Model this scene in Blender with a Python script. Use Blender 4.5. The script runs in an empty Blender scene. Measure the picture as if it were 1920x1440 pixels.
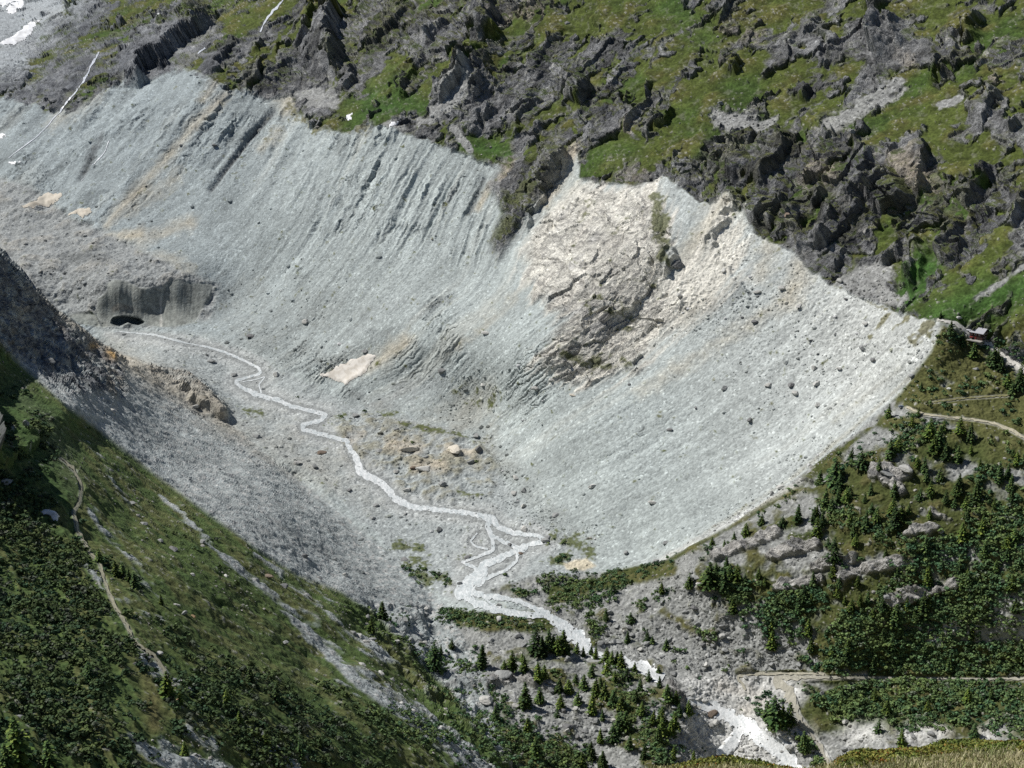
import bpy, math, random
import numpy as np

random.seed(7)
rng = np.random.default_rng(7)
f32 = np.float32
scene = bpy.context.scene
COL = scene.collection

# ------------------------------------------------------------------ viewpoint and survey frame
# World units are metres, +Y runs up the valley, z = 0 is the river bend.  A landmark is surveyed by
# its bearing (px, py on a 1920 x 1440 plate behind a 2955 px lens) and its distance up the valley Y.
FL, PITCH, CZ = 2955.0, math.radians(17.0), 420.0
SP, CP = math.sin(PITCH), math.cos(PITCH)

def world(px, py, Y):
    u = (np.asarray(px, dtype=np.float64) - 960.0) / FL
    v = (720.0 - np.asarray(py, dtype=np.float64)) / FL
    w = CP + v * SP
    return u / w * Y, Y + 0 * u, CZ + Y * (v * CP - SP) / w

def plate(x, y, z):
    dz = z - CZ
    fw = y * CP - dz * SP
    up = y * SP + dz * CP
    return 960.0 + FL * x / fw, 720.0 - FL * up / fw

# ------------------------------------------------------------------ noise
_perm = np.random.default_rng(3).permutation(256).astype(np.int32)
_perm = np.concatenate([_perm, _perm, _perm])
_g3 = np.random.default_rng(4).normal(size=(256, 3)).astype(f32)
_g3 /= np.linalg.norm(_g3, axis=1, keepdims=True)

def perlin3(x, y, z):
    x = np.asarray(x, f32); y = np.asarray(y, f32); z = np.asarray(z, f32)
    xi = np.floor(x).astype(np.int32); yi = np.floor(y).astype(np.int32); zi = np.floor(z).astype(np.int32)
    xf = x - xi; yf = y - yi; zf = z - zi
    xi &= 255; yi &= 255; zi &= 255
    u = xf * xf * xf * (xf * (xf * 6 - 15) + 10)
    v = yf * yf * yf * (yf * (yf * 6 - 15) + 10)
    w = zf * zf * zf * (zf * (zf * 6 - 15) + 10)
    out = 0
    for i in (0, 1):
        wx = u if i else 1 - u
        a = _perm[xi + i]
        for j in (0, 1):
            wy = v if j else 1 - v
            b = _perm[a + yi + j]
            for k in (0, 1):
                g = _g3[_perm[b + zi + k]]
                wz = w if k else 1 - w
                out = out + wx * wy * wz * (g[..., 0] * (xf - i) + g[..., 1] * (yf - j) + g[..., 2] * (zf - k))
    return out * 1.6

def fbm(P, s, octv=3, gain=0.5, off=0.0):
    r = 0; a = 1.0; q = 1.0 / s
    for o in range(octv):
        r = r + a * perlin3(P[0] * q + off + 17.3 * o, P[1] * q + 31.7 * o, P[2] * q + 5.1 * o)
        a *= gain; q *= 2.03
    return r

def ridged(P, s, octv=3, gain=0.5, off=0.0):
    r = 0; a = 1.0; q = 1.0 / s
    for o in range(octv):
        n = 1 - np.abs(perlin3(P[0] * q + off + 11.3 * o, P[1] * q + 7.7 * o, P[2] * q + 3.1 * o)) * 1.6
        r = r + a * n
        a *= gain; q *= 2.1
    return r

def facets(u, v, seed=0):
    """broken slabs: nearest-cell planes, each with its own tilt; returns height and a tone per slab"""
    ui = np.floor(u).astype(np.int32); vi_ = np.floor(v).astype(np.int32)
    best = np.full(u.shape, 9.0, f32); h = np.zeros(u.shape, f32); tone = np.zeros(u.shape, f32)
    T = np.random.default_rng(900 + seed).uniform(0, 1, (256, 6)).astype(f32)
    for i in (-1, 0, 1):
        for j in (-1, 0, 1):
            a = ui + i; b = vi_ + j
            t = T[_perm[_perm[a & 255] + (b & 255)]]
            du = u - (a + t[..., 0]); dv = v - (b + t[..., 1])
            d = du * du + dv * dv; m = d < best
            best = np.where(m, d, best)
            h = np.where(m, (t[..., 2] - 0.5) * 0.9 + (t[..., 3] - 0.75) * 1.5 * du + (t[..., 4] - 0.5) * 1.2 * dv, h)
            tone = np.where(m, t[..., 5], tone)
    return h.astype(f32), tone.astype(f32)

def sstep(a, b, x):
    t = np.clip((x - a) / (b - a), 0, 1)
    return t * t * (3 - 2 * t)

def mixc(c, col, w):
    w = w[..., None]
    return c * (1 - w) + np.asarray(col, f32) * w

# ------------------------------------------------------------------ thin plate surfaces through the survey points
class TPS:
    def __init__(self, pts, smooth=0.0, kernel='tps'):
        p = np.asarray(pts, float)
        self.p = p[:, :2] / 1000.0
        self.k = kernel
        n = len(p)
        K = self._k(np.linalg.norm(self.p[:, None] - self.p[None], axis=2)) + np.eye(n) * smooth
        A = np.zeros((n + 3, n + 3)); A[:n, :n] = K
        A[:n, n] = 1; A[:n, n + 1:] = self.p
        A[n:, :n] = A[:n, n:].T
        b = np.zeros(n + 3); b[:n] = p[:, 2]
        self.c = np.linalg.solve(A, b)
    def _k(self, r):
        if self.k == 'lin':
            return -r
        return np.where(r > 1e-9, r * r * np.log(np.maximum(r, 1e-9)), 0)
    def __call__(self, x, y):
        x = np.asarray(x, float) / 1000; y = np.asarray(y, float) / 1000
        r = self.c[-3] + self.c[-2] * x + self.c[-1] * y
        for (a, b), w in zip(self.p, self.c):
            r = r + w * self._k(np.hypot(x - a, y - b))
        return r

# far side: valley floor, glacier, moraine wall, mountain, right-hand slope
FAR = [
 # valley floor along the stream
 (250,620,1372),(330,635,1340),(470,690,1290),(540,750,1225),(610,780,1195),(680,880,1105),(900,965,1030),(920,1030,985),(880,1100,935),
 (1080,1190,872),(1150,1220,858),(1210,1250,840),(1320,1320,806),(1480,1430,768),(1400,1400,782),(1340,1440,765),
 (760,940,1060),(780,800,1165),(860,860,1110),(620,900,1090),(520,860,1120),(420,800,1165),(340,740,1215),(700,1040,985),(800,1110,938),
 (300,690,1260),(640,740,1225),(960,1000,1005),(1060,1040,965),(1000,1100,925),(1160,1080,925),(1120,1130,900),
 # glacier tongue
 (180,610,1380),(280,612,1376),(360,605,1376),(410,560,1396),(200,530,1402),(280,525,1402),(350,522,1407),(400,525,1414),
 (120,570,1410),(60,510,1450),(200,500,1430),(300,490,1430),(120,430,1530),(40,380,1600),(200,450,1490),(300,450,1480),(0,430,1560),(100,390,1590),
 (-300,450,1500),(-300,300,1850),(-500,300,1800),
 # moraine wall, left stretch
 (0,300,1710),(0,200,1810),(100,210,1770),(20,290,1700),(200,150,1790),(350,140,1700),(240,290,1610),(150,390,1560),(270,430,1500),
 (480,190,1640),(400,350,1515),(430,560,1400),(480,640,1320),(510,210,1615),(640,250,1520),(700,235,1500),(560,400,1430),(640,470,1365),
 (590,690,1262),(760,245,1480),(760,480,1330),(860,290,1430),(930,310,1398),(860,520,1285),(740,640,1245),(640,710,1240),(700,740,1215),(840,620,1220),
 # scree below the outcrop
 (960,470,1280),(1060,300,1355),(900,770,1172),(850,830,1132),(1000,690,1130),(1080,710,1108),(950,900,1072),(1100,550,1165),(1180,610,1140),(1230,470,1182),
 # right-hand moraine
 (1340,380,1200),(1420,450,1145),(1490,475,1110),(1570,535,1065),(1670,580,1010),(1760,605,965),(1300,640,1100),(1060,820,1072),(1400,740,1030),
 (1150,900,1010),(1000,970,1013),(1200,1030,950),(1500,760,1000),(1600,690,1000),(1500,850,962),(1350,960,945),(1250,1040,925),(1100,1070,942),(1660,740,960),
 # mountain side
 (960,0,1590),(960,150,1490),(1080,270,1360),(500,0,1880),(560,100,1730),(250,0,2180),(300,90,1900),(0,0,2500),(60,80,2150),(120,120,1900),(0,120,1950),
 (1200,0,1510),(1250,200,1340),(1250,330,1260),(1500,0,1420),(1500,200,1270),(1500,350,1165),(1700,0,1350),(1700,200,1210),(1700,300,1130),(1700,450,1075),(1600,500,1075),
 (1920,0,1260),(1920,200,1130),(1920,350,1050),(1900,500,985),(1800,580,968),(1920,600,945),(700,0,1790),(700,120,1620),(850,180,1490),
 (-400,-300,3600),(0,-300,3300),(500,-300,2500),(960,-300,1980),(1400,-300,1750),(1920,-300,1560),(2400,-300,1420),(2400,0,1130),(2400,300,960),(2400,550,850),
 # right-hand vegetated slope
 (1835,632,958),(1920,690,930),(1750,770,915),(1700,700,950),(1640,780,940),(1600,840,920),(1500,920,915),(1400,1000,905),(1300,1060,890),
 (1900,815,880),(1750,900,870),(1600,980,868),(1900,1000,825),(1900,1130,800),(1700,1100,830),(1500,1080,858),(1300,1150,868),(1200,1170,872),(1400,1200,845),
 (1600,1220,815),(1400,1268,828),(1480,1270,822),(1650,1272,808),(1800,1272,796),(1920,1272,785),(1540,1400,775),(1500,1330,796),(1430,1310,812),(1440,1350,790),(1650,1400,758),(1900,1400,735),
 (2400,700,790),(2400,1000,720),(2400,1300,650),(2400,1560,590),(1920,1560,690),(1480,1560,718),
 # hummocky ground in the lower middle
 (900,1160,885),(1000,1180,872),(900,1230,850),(1050,1240,832),(1150,1270,818),(1240,1300,800),(1000,1300,795),(900,1300,800),(1270,1380,770),(1150,1360,775),
 (1000,1400,742),(1100,1440,738),(1300,1440,752),(900,1400,725),(780,1180,892),(700,1160,900),(760,1260,835),(820,1340,765),(1200,1560,690),(900,1560,650),
]
# near side: the hillside on the left that falls to the right
NEAR = [
 (-500,120,900),(-300,270,960),(0,470,1085),(60,540,1125),(150,610,1165),(200,650,1185),(300,700,1225),(420,800,1165),(520,870,1110),(620,960,1045),(720,1060,970),(800,1125,925),
 (0,560,1000),(0,640,930),(100,640,1060),(100,700,960),(200,760,985),(150,800,880),(300,800,1060),(300,900,900),(400,900,975),(480,1030,830),(400,1000,810),
 (600,1080,880),(640,1150,800),(560,1100,810),(700,1160,850),(700,1240,745),(780,1250,810),(830,1310,770),(740,1340,672),(850,1440,648),(700,1440,588),
 (130,780,855),(150,900,742),(170,1040,645),(240,1170,570),(310,1260,540),(300,1440,455),(250,1000,720),(350,1100,670),(450,1180,670),(500,1300,582),(400,1300,545),(450,1440,498),(600,1440,545),(580,1250,690),
 (0,740,840),(60,800,790),(0,850,715),(60,900,700),(0,960,650),(80,1000,650),(0,1100,570),(100,1150,560),(0,1250,480),(130,1300,480),(200,1380,455),(0,1440,395),(150,1440,430),
 (-500,500,640),(-500,900,470),(-500,1440,320),(-500,1560,290),(0,1560,350),(300,1560,400),(700,1560,560),(900,1560,640),(-200,700,700),
 (1100,1440,780),(1000,1250,960),(900,1100,1090),(900,1000,1200),(600,850,1250),(500,750,1320),(400,650,1400),
]
_far = TPS([(a, b, math.log(c)) for a, b, c in FAR], 1e-4)
_near = TPS([(a, b, math.log(c)) for a, b, c in NEAR], 1e-4)

def lattice(fn, PX, PY, step=8.0):
    """evaluate a slow function on a coarse lattice and interpolate it"""
    x0, x1, y0, y1 = PX.min() - step, PX.max() + 2 * step, PY.min() - step, PY.max() + 2 * step
    gx = np.arange(x0, x1 + step, step); gy = np.arange(y0, y1 + step, step)
    v = fn(*np.meshgrid(gx, gy)).astype(f32)
    fx = (PX - x0) / step; fy = (PY - y0) / step
    ix = np.clip(fx.astype(np.int32), 0, len(gx) - 2); iy = np.clip(fy.astype(np.int32), 0, len(gy) - 2)
    fx = (fx - ix).astype(f32); fy = (fy - iy).astype(f32)
    return (v[iy, ix] * (1 - fx) + v[iy, ix + 1] * fx) * (1 - fy) + (v[iy + 1, ix] * (1 - fx) + v[iy + 1, ix + 1] * fx) * fy

def poly_sd(poly):
    p = np.asarray(poly, float)
    def f(x, y):
        d = np.full(x.shape, 1e9); ins = np.zeros(x.shape, bool)
        for (ax, ay), (bx, by) in zip(p, np.roll(p, -1, 0)):
            ex, ey = bx - ax, by - ay
            t = np.clip(((x - ax) * ex + (y - ay) * ey) / (ex * ex + ey * ey + 1e-9), 0, 1)
            d = np.minimum(d, np.hypot(x - ax - t * ex, y - ay - t * ey))
            c = ((ay > y) != (by > y)) & (x < (bx - ax) * (y - ay) / (by - ay + 1e-12) + ax)
            ins ^= c
        return np.where(ins, -d, d)
    return f

def line_d(pts):
    p = np.asarray(pts, float)
    def f(x, y):
        d = np.full(x.shape, 1e9)
        for (ax, ay), (bx, by) in zip(p[:-1], p[1:]):
            ex, ey = bx - ax, by - ay
            t = np.clip(((x - ax) * ex + (y - ay) * ey) / (ex * ex + ey * ey + 1e-9), 0, 1)
            d = np.minimum(d, np.hypot(x - ax - t * ex, y - ay - t * ey))
        return d
    return f

def strokes(lst):
    """sum of soft strokes (x0, y0, x1, y1, width, weight)"""
    def f(x, y):
        r = np.zeros(x.shape)
        for s in lst:
            d = line_d([(s[0], s[1]), (s[2], s[3])])(x, y) / s[4]
            r = np.maximum(r, (s[5] if len(s) > 5 else 1.0) * np.exp(-d ** 2 * 0.9))
        return r
    return f

# ------------------------------------------------------------------ the survey grid
STEP = 1.6
gx = np.concatenate([np.linspace(-500, -30, 60)[:-1], np.arange(-30, 1950.1, STEP), np.linspace(1950, 2400, 60)[1:]])
gy = np.concatenate([np.linspace(-300, -30, 40)[:-1], np.arange(-30, 1470.1, STEP), np.linspace(1471, 1560, 20)[1:]])
PX, PY = np.meshgrid(gx, gy)
PX = PX.astype(f32); PY = PY.astype(f32)
NY, NX = PX.shape

LEFT_HILL = [(-500,120),(-300,270),(0,470),(30,500),(60,540),(110,585),(150,612),(200,650),(240,680),(420,700),(700,860),(960,1010),(1300,1560),(-500,1560)]
KNOLL = [(1085,1250),(1130,1232),(1190,1245),(1240,1272),(1275,1300),(1290,1340),(1300,1390),(1330,1440),(1340,1500),(1000,1500),(960,1330),(1010,1270)]
OUTCROP_LOW = [(300,705),(340,712),(380,735),(410,765),(422,782),(395,778),(365,757),(335,742)]
SPUR = [(955,300),(1000,290),(1055,270),(1062,300),(1040,345),(1000,390),(965,440),(935,480),(925,450),(945,400),(930,370),(915,345)]

def base_Y(x, y):
    fa = np.exp(_far(x, y)); ne = np.exp(_near(x, y))
    inside = poly_sd(LEFT_HILL)(x, y)
    ne = np.where(inside < 0, ne, 9e3)
    k = 14.0
    h = np.clip(0.5 + 0.5 * (fa - ne) / k, 0, 1)
    Y = fa * (1 - h) + ne * h - k * h * (1 - h)
    return Y
Yb = lattice(base_Y, PX, PY, 5.0).astype(np.float64)
def soft(poly, feather):
    return sstep(feather, -feather, lattice(poly_sd(poly), PX, PY, 4.0))
Yb -= 9.0 * soft(KNOLL, 9) * sstep(1080, 1230, PX) + 10.0 * soft(OUTCROP_LOW, 7)
Yb -= 10.0 * soft(SPUR, 18)
ICE = [(178,590),(186,560),(200,545),(200,530),(215,524),(240,528),(262,540),(290,540),(303,545),(318,530),(335,525),(360,530),(400,533),(395,555),(380,580),(365,603),(340,610),(300,611),(275,609),(262,610),(210,610),(190,612)]
ICE_LOW = [(122,590),(150,583),(178,588),(188,610),(170,609),(148,604)]
CAVE = [(209,604),(212,597),(226,594),(244,594),(262,597),(272,606),(258,610),(247,608),(240,604),(230,608),(222,611)]
Yb += 11.0 * soft(CAVE, 2.2)
X, Y, Z = [a.astype(f32) for a in world(PX, PY, Yb)]

def grid_normals(X, Y, Z):
    P = np.stack([X, Y, Z], -1)
    du = np.gradient(P, axis=1); dv = np.gradient(P, axis=0)
    n = np.cross(du, dv)
    n *= np.sign(n[..., 2:3]) if False else 1
    n /= np.linalg.norm(n, axis=-1, keepdims=True) + 1e-12
    # face the observer
    s = np.sign(-(P[..., 0] * n[..., 0] + P[..., 1] * n[..., 1] + (P[..., 2] - CZ) * n[..., 2]))
    return (n * s[..., None]).astype(f32)
def blur(a, n):
    for _ in range(n):
        a = (np.roll(a, 1, 0) + a * 2 + np.roll(a, -1, 0)) / 4
        a = (np.roll(a, 1, 1) + a * 2 + np.roll(a, -1, 1)) / 4
    return a
NB = grid_normals(X, Y, Z)
NB = blur(NB, 6); NB /= np.linalg.norm(NB, axis=-1, keepdims=True)
# ------------------------------------------------------------------ masks on the survey grid
P0 = (X, Y, Z)
nA = fbm(P0, 26, 3)            # clump noise, tens of metres
nB = fbm(P0, 9, 3, off=40)     # metres
nC = fbm(P0, 3.2, 2, off=80)   # rock size
nD = fbm(P0, 90, 2, off=15)    # large
n2 = fbm(P0, 60, 4, 0.55, off=7)

def area(poly, feather=8.0, rough=10.0):
    sd = lattice(poly_sd(poly), PX, PY, 5.0)
    return sstep(feather, -feather, sd + rough * (nA * 0.7 + nB * 0.6))
def ink(lst, rough=0.0):
    v = lattice(strokes(lst), PX, PY, 5.0)
    return v if rough == 0 else np.clip(v + rough * (nA * 0.5 + nB * 0.5) * (v > 0.03), 0, 1)

UP_EDGE = [(-500,260),(-60,205),(0,185),(55,196),(100,212),(150,200),(195,168),(250,160),(280,150),(345,130),(390,150),(430,170),(480,182),(500,190),(545,178),
 (562,212),(600,245),(650,248),(682,232),(740,242),(800,260),(870,290),(930,312),(985,330),(1060,300),(1080,270),(1088,330),(1180,352),(1240,330),(1330,385),(1368,368),
 (1420,440),(1490,472),(1520,510),(1570,537),(1620,561),(1670,580),(1700,592),(1762,604)]
UP = UP_EDGE + [(1800,620),(1850,650),(1920,690),(2400,760),(2400,-400),(-500,-400)]
m_up = np.maximum(area(UP, 5, 9), soft(SPUR, 14))
m_near = sstep(6, -6, lattice(poly_sd([(-500,120),(-300,270),(0,470),(30,500),(60,540),(110,585),(150,612),(200,650),(300,690),(350,700),(425,785),(520,870),(640,960),(760,1065),(830,1130),(900,1250),(1000,1560),(-500,1560)]), PX, PY, 5.0))
# right-hand vegetated slope and hummocky ground in front of the bare moraine
LOWER = [(1765,606),(1745,660),(1690,735),(1600,815),(1480,905),(1380,975),(1240,1050),(1120,1075),(1000,1080),(920,1105),(1000,1145),(900,1150),(830,1140),(700,1130),(640,1130),(900,1440),(950,1560),(2400,1560),(2400,760),(1920,690),(1850,650)]
m_low = area(LOWER, 5, 5) * (1 - m_up)
FLOOR = [(180,618),(360,625),(480,660),(600,730),(700,770),(850,800),(930,880),(1000,965),(1080,1030),(1120,1080),(900,1120),(860,1125),(780,1100),(700,1000),(600,900),(480,830),(350,720),(240,670)]
m_floor = area(FLOOR, 14, 8) * (1 - m_up)
GLACIER = [(-500,300),(-300,300),(0,335),(60,350),(130,405),(250,460),(330,500),(410,532),(395,600),(300,613),(190,614),(60,560),(0,480),(-300,300)]
m_gl = area(GLACIER, 8, 8) * (1 - m_near)
m_ice = np.maximum(soft(ICE, 2.5), soft(ICE_LOW, 2.5))
m_cave = soft(CAVE, 3.5)
m_spur = soft(SPUR, 10)

# fall-line coordinate: constant along every gully and scree streak, in metres across the slope
TR = [[(-60,120),(0,60),(60,0)], [(180,100),(100,210),(20,290),(-40,350),(250,0)], [(350,150),(240,290),(150,400),(470,0)], [(510,200),(400,350),(270,440),(660,0)], [(640,235),(560,400),(430,560),(800,0)],
 [(760,245),(640,470),(480,640),(940,0)], [(860,290),(760,480),(590,680),(1060,40)], [(930,320),(860,520),(740,640),(620,710),(1130,40)],
 [(1060,330),(960,470),(840,620),(700,740),(1300,0)], [(1200,420),(1100,560),(850,790),(1440,60)], [(1340,380),(1180,610),(900,830),(1640,0)],
 [(1480,470),(1300,640),(1060,820),(950,900),(1800,60)], [(1600,560),(1400,740),(1150,900),(1000,980),(1920,150)], [(1760,620),(1500,850),(1200,1030),(1050,1090),(1920,420)],
 [(1920,640),(1620,900),(1350,1090),(1150,1180)], [(1920,800),(1700,1000),(1450,1180),(1250,1270)], [(1920,1000),(1700,1170),(1500,1330)], [(1920,1200),(1720,1380),(1650,1440)]]
TN = [[(60,540),(250,690),(500,830)], [(0,560),(200,720),(480,900),(750,1080)], [(0,640),(150,780),(480,1020),(830,1250)], [(130,800),(400,1040),(760,1300)], [(150,900),(450,1190),(800,1440)],
 [(240,1170),(500,1330),(620,1440)], [(0,900),(120,1150),(250,1440)]]
phF = TPS([(a, b, i * 52.0) for i, t in enumerate(TR) for a, b in t], 1e-3, 'lin')
phN = TPS([(a, b, i * 30.0) for i, t in enumerate(TN) for a, b in t], 1e-3, 'lin')
ph = np.where(m_near > 0.5, lattice(phN, PX, PY, 10.0), lattice(phF, PX, PY, 10.0))

strk = perlin3((ph + 2 * nB) / 8.0, Z / 70, 0 * Z + 140) + 0.7 * perlin3((ph + nB) / 3.4, Z / 36, 0 * Z + 144)
CREAM = [(1010,390),(1075,345),(1180,352),(1235,335),(1258,420),(1258,500),(1320,455),(1360,380),(1400,425),(1400,500),(1345,570),(1250,628),(1190,686),(1110,720),(1060,705),(1005,692),(1002,660),(1050,600),(1020,580),(985,520),(985,470)]
m_cream = sstep(22, -22, lattice(poly_sd(CREAM), PX, PY, 5.0) + 26 * strk + 10 * nA)
ROCKY = [(1010,395),(1090,360),(1200,365),(1250,390),(1262,500),(1225,560),(1300,560),(1240,625),(1190,684),(1110,719),(1060,706),(1005,692),(1002,660),(1050,600),(1020,580),(985,520),(985,470)]
m_out = sstep(12, -14, lattice(poly_sd(ROCKY), PX, PY, 5.0) + 16 * strk + 12 * nA + 5 * nB)

# ------------------------------------------------------------------ water, tracks and snow lines (bearing, bearing, width)
RIVER = [
 [(215,621,3),(245,624,5),(290,628,6),(335,640,7),(362,646,3),(385,650,6),(420,660,8),(455,675,8),(485,690,9),(490,700,8),(470,706,7),(440,714,9),(450,725,9),(480,740,12),(520,750,10),(545,762,9),(580,770,9),(612,778,10),(600,790,10),(565,797,10),(570,806,11),(605,815,10),(650,827,10),(655,840,12),(668,860,14),(675,885,16),(700,898,16),(720,910,16),(740,935,14),(770,950,12),(830,957,9),(890,965,9),(920,972,13)],
 [(455,716,4),(480,712,3),(498,706,3),(485,722,3),(490,738,5)],
 [(918,970,13),(935,990,12),(965,1000,9),(1010,1005,8),(1025,1015,8),(990,1022,10),(970,1033,14),(940,1045,13),(905,1060,16),(905,1085,22),(870,1102,22)],
 [(916,975,12),(915,990,11),(922,1005,10),(950,1018,8),(975,1030,10)],
 [(920,1000,6),(925,1020,7),(925,1032,7),(895,1045,6),(865,1055,5),(885,1062,6),(905,1077,9)],
 [(895,1000,3),(882,1015,3),(890,1025,4),(915,1031,4)],
 [(970,1033,8),(970,1050,7),(950,1070,6),(910,1086,8)],
 [(905,1072,24),(870,1103,26),(862,1112,22),(890,1130,16),(930,1145,12),(980,1154,10),(1018,1154,9)],
 [(872,1108,16),(905,1118,12),(960,1125,9),(990,1135,10),(1020,1150,12),(1050,1172,16),(1075,1190,22),(1092,1207,20),(1112,1226,15),(1150,1243,13),(1185,1247,16),(1215,1258,18),(1243,1274,12)],
 [(905,1120,4),(920,1133,4),(940,1140,5)],
 [(1288,1314,8),(1330,1328,14),(1370,1345,17),(1400,1362,22),(1430,1385,20),(1460,1405,18),(1480,1430,20),(1492,1460,22)],
 [(1390,1358,14),(1378,1385,13),(1355,1415,16),(1335,1450,18)],
]
TRACKS = [
 [(1758,600,4),(1790,606,5),(1805,615,6),(1820,630,7),(1850,644,9),(1862,652,7),(1875,664,8),(1892,677,9),(1908,685,10),(1930,702,13),(1990,745,14)],
 [(1700,764,4),(1730,777,2.6),(1780,783,2.6),(1830,788,3.2),(1870,796,4),(1900,810,4.5),(1930,826,5),(2000,860,6)],
 [(1735,757,2.5),(1800,748,2.5),(1890,742,2.5)],
 [(2000,1272,2.5),(1925,1272,4),(1850,1274,3),(1700,1272,3),(1600,1271,4),(1540,1271,6),(1470,1271,9),(1452,1278,12),(1470,1290,14),(1485,1310,14),(1495,1340,11),(1513,1365,9),(1530,1390,10),(1545,1415,11),(1560,1450,12)],
 [(1545,1264,4),(1470,1264,4),(1400,1265,5),(1383,1269,5),(1390,1281,5),(1399,1294,4)],
 [(113,860,3),(123,867,3),(137,880,3.5),(147,900,3.5),(152,917,3.5),(150,940,3.5),(138,960,4),(145,993,4),(157,1017,4),(170,1037,4),(187,1057,4),(191,1075,3.5),(205,1115,3.5),(217,1140,4),(230,1160,4),(243,1183,4.5),(250,1203,4.5),(267,1217,4.5),(290,1232,5),(307,1257,6),(312,1275,5)],
]
def band(lines, pad):
    def f(x, y):
        r = np.full(x.shape, 1e3)
        for L in lines:
            for a, b in zip(L[:-1], L[1:]):
                ex, ey = b[0] - a[0], b[1] - a[1]
                t = np.clip(((x - a[0]) * ex + (y - a[1]) * ey) / (ex * ex + ey * ey + 1e-9), 0, 1)
                w = a[2] + (b[2] - a[2]) * t
                r = np.minimum(r, np.hypot(x - a[0] - t * ex, (y - a[1] - t * ey)) - w * 0.5)
        return r
    return f
d_riv = lattice(band(RIVER, 0), PX, PY, 4.0)
d_trk = lattice(band(TRACKS, 0), PX, PY, 4.0)
flat = np.maximum(sstep(5, 1, d_riv), sstep(4, 1, d_trk))

# ------------------------------------------------------------------ crags: ribs with an abrupt drop on one side
CRAGS = [  # from, to, height m, reach of the rib px
 (628,10,636,125,34,60),(925,-10,936,70,22,40),(905,55,868,140,18,40),(806,86,838,48,10,35),(262,150,392,48,30,60),(312,20,300,72,9,25),(398,132,440,80,10,30),
 (500,150,560,130,10,40),(470,172,500,110,9,30),(752,182,792,108,10,30),(830,182,882,140,19,40),(1088,195,1110,165,19,30),(1058,168,1070,140,8,25),
 (1640,104,1622,22,26,50),(1684,92,1662,45,9,25),(1830,78,1812,48,11,30),(1382,142,1394,118,11,38),(1378,335,1372,275,14,40),(1430,340,1478,268,14,45),
 (1600,372,1640,292,12,32),(1632,368,1662,330,10,22),(1732,352,1736,278,14,40),(1660,402,1704,368,17,50),(1820,384,1852,328,12,35),(1842,236,1880,190,15,50),(1900,252,1914,238,10,25),
 (1720,522,1736,450,8,30),(1497,470,1480,390,8,20),(1175,240,1225,160,9,30),(1000,140,1060,60,6,25),(700,90,760,20,9,30),(560,90,600,20,9,30),(1560,120,1540,60,8,30),(1330,460,1382,372,8,22),
 (1790,120,1800,60,8,25),(1900,420,1930,360,12,30),(1560,440,1610,380,9,28),(1770,480,1800,420,9,28),(1450,420,1470,370,8,24),(960,250,1010,190,8,26),
 (-60,905,70,830,7,50),(412,786,335,728,9,40),(40,560,120,650,5,25),(0,600,80,690,4,25),(100,640,190,730,4,20),
 (985,420,1050,300,9,26),(1262,515,1266,470,9,30),(1150,600,1190,560,4,18),(1350,470,1400,560,3,15)]
cr_ = np.random.default_rng(12)
for _ in range(60):
    x, y = cr_.uniform(150, 1915), cr_.uniform(0, 560)
    if float(poly_sd(UP)(np.array([[x]]), np.array([[y]]))[0, 0]) > -12: continue
    a = math.radians(cr_.normal(58, 16)); l = cr_.uniform(14, 46)
    CRAGS.append((x, y, x + l * math.cos(a), y - l * math.sin(a), cr_.uniform(5, 12), cr_.uniform(14, 34)))
crag = np.zeros_like(X); cragdark = np.zeros_like(X)
wob = (nA * 14 + nB * 6)
for ax, ay, bx, by, amp, reach in CRAGS:
    L = math.hypot(bx - ax, by - ay); dx, dy = (bx - ax) / L, (by - ay) / L
    # heading from low end to high end the drop lies on the right
    sgn = 1
    nx, ny = -dy, dx
    m = (PX > min(ax, bx) - 4 * reach) & (PX < max(ax, bx) + 4 * reach) & (PY > min(ay, by) - 4 * reach) & (PY < max(ay, by) + 4 * reach)
    if not m.any(): continue
    qx, qy = PX[m] - ax, PY[m] - ay
    t = (qx * dx + qy * dy) / L; s = qx * nx + qy * ny + wob[m]
    if ay <= by and (bx >= ax):   # heading down-screen: flip so the drop stays to the right/below
        s = -s if abs(dy) > abs(dx) else s
    if bx < ax and by < ay: s = -s
    ends = sstep(-0.25, 0.1, t) * sstep(1.25, 0.9, t)
    up_ = np.exp(-(np.minimum(s, 0) / reach) ** 2 * 1.5)
    dn_ = sstep(6, -2, s)
    crag[m] += amp * ends * up_ * dn_
    cragdark[m] = np.maximum(cragdark[m], ends * np.exp(-(s / (reach * 0.7)) ** 2))

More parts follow.
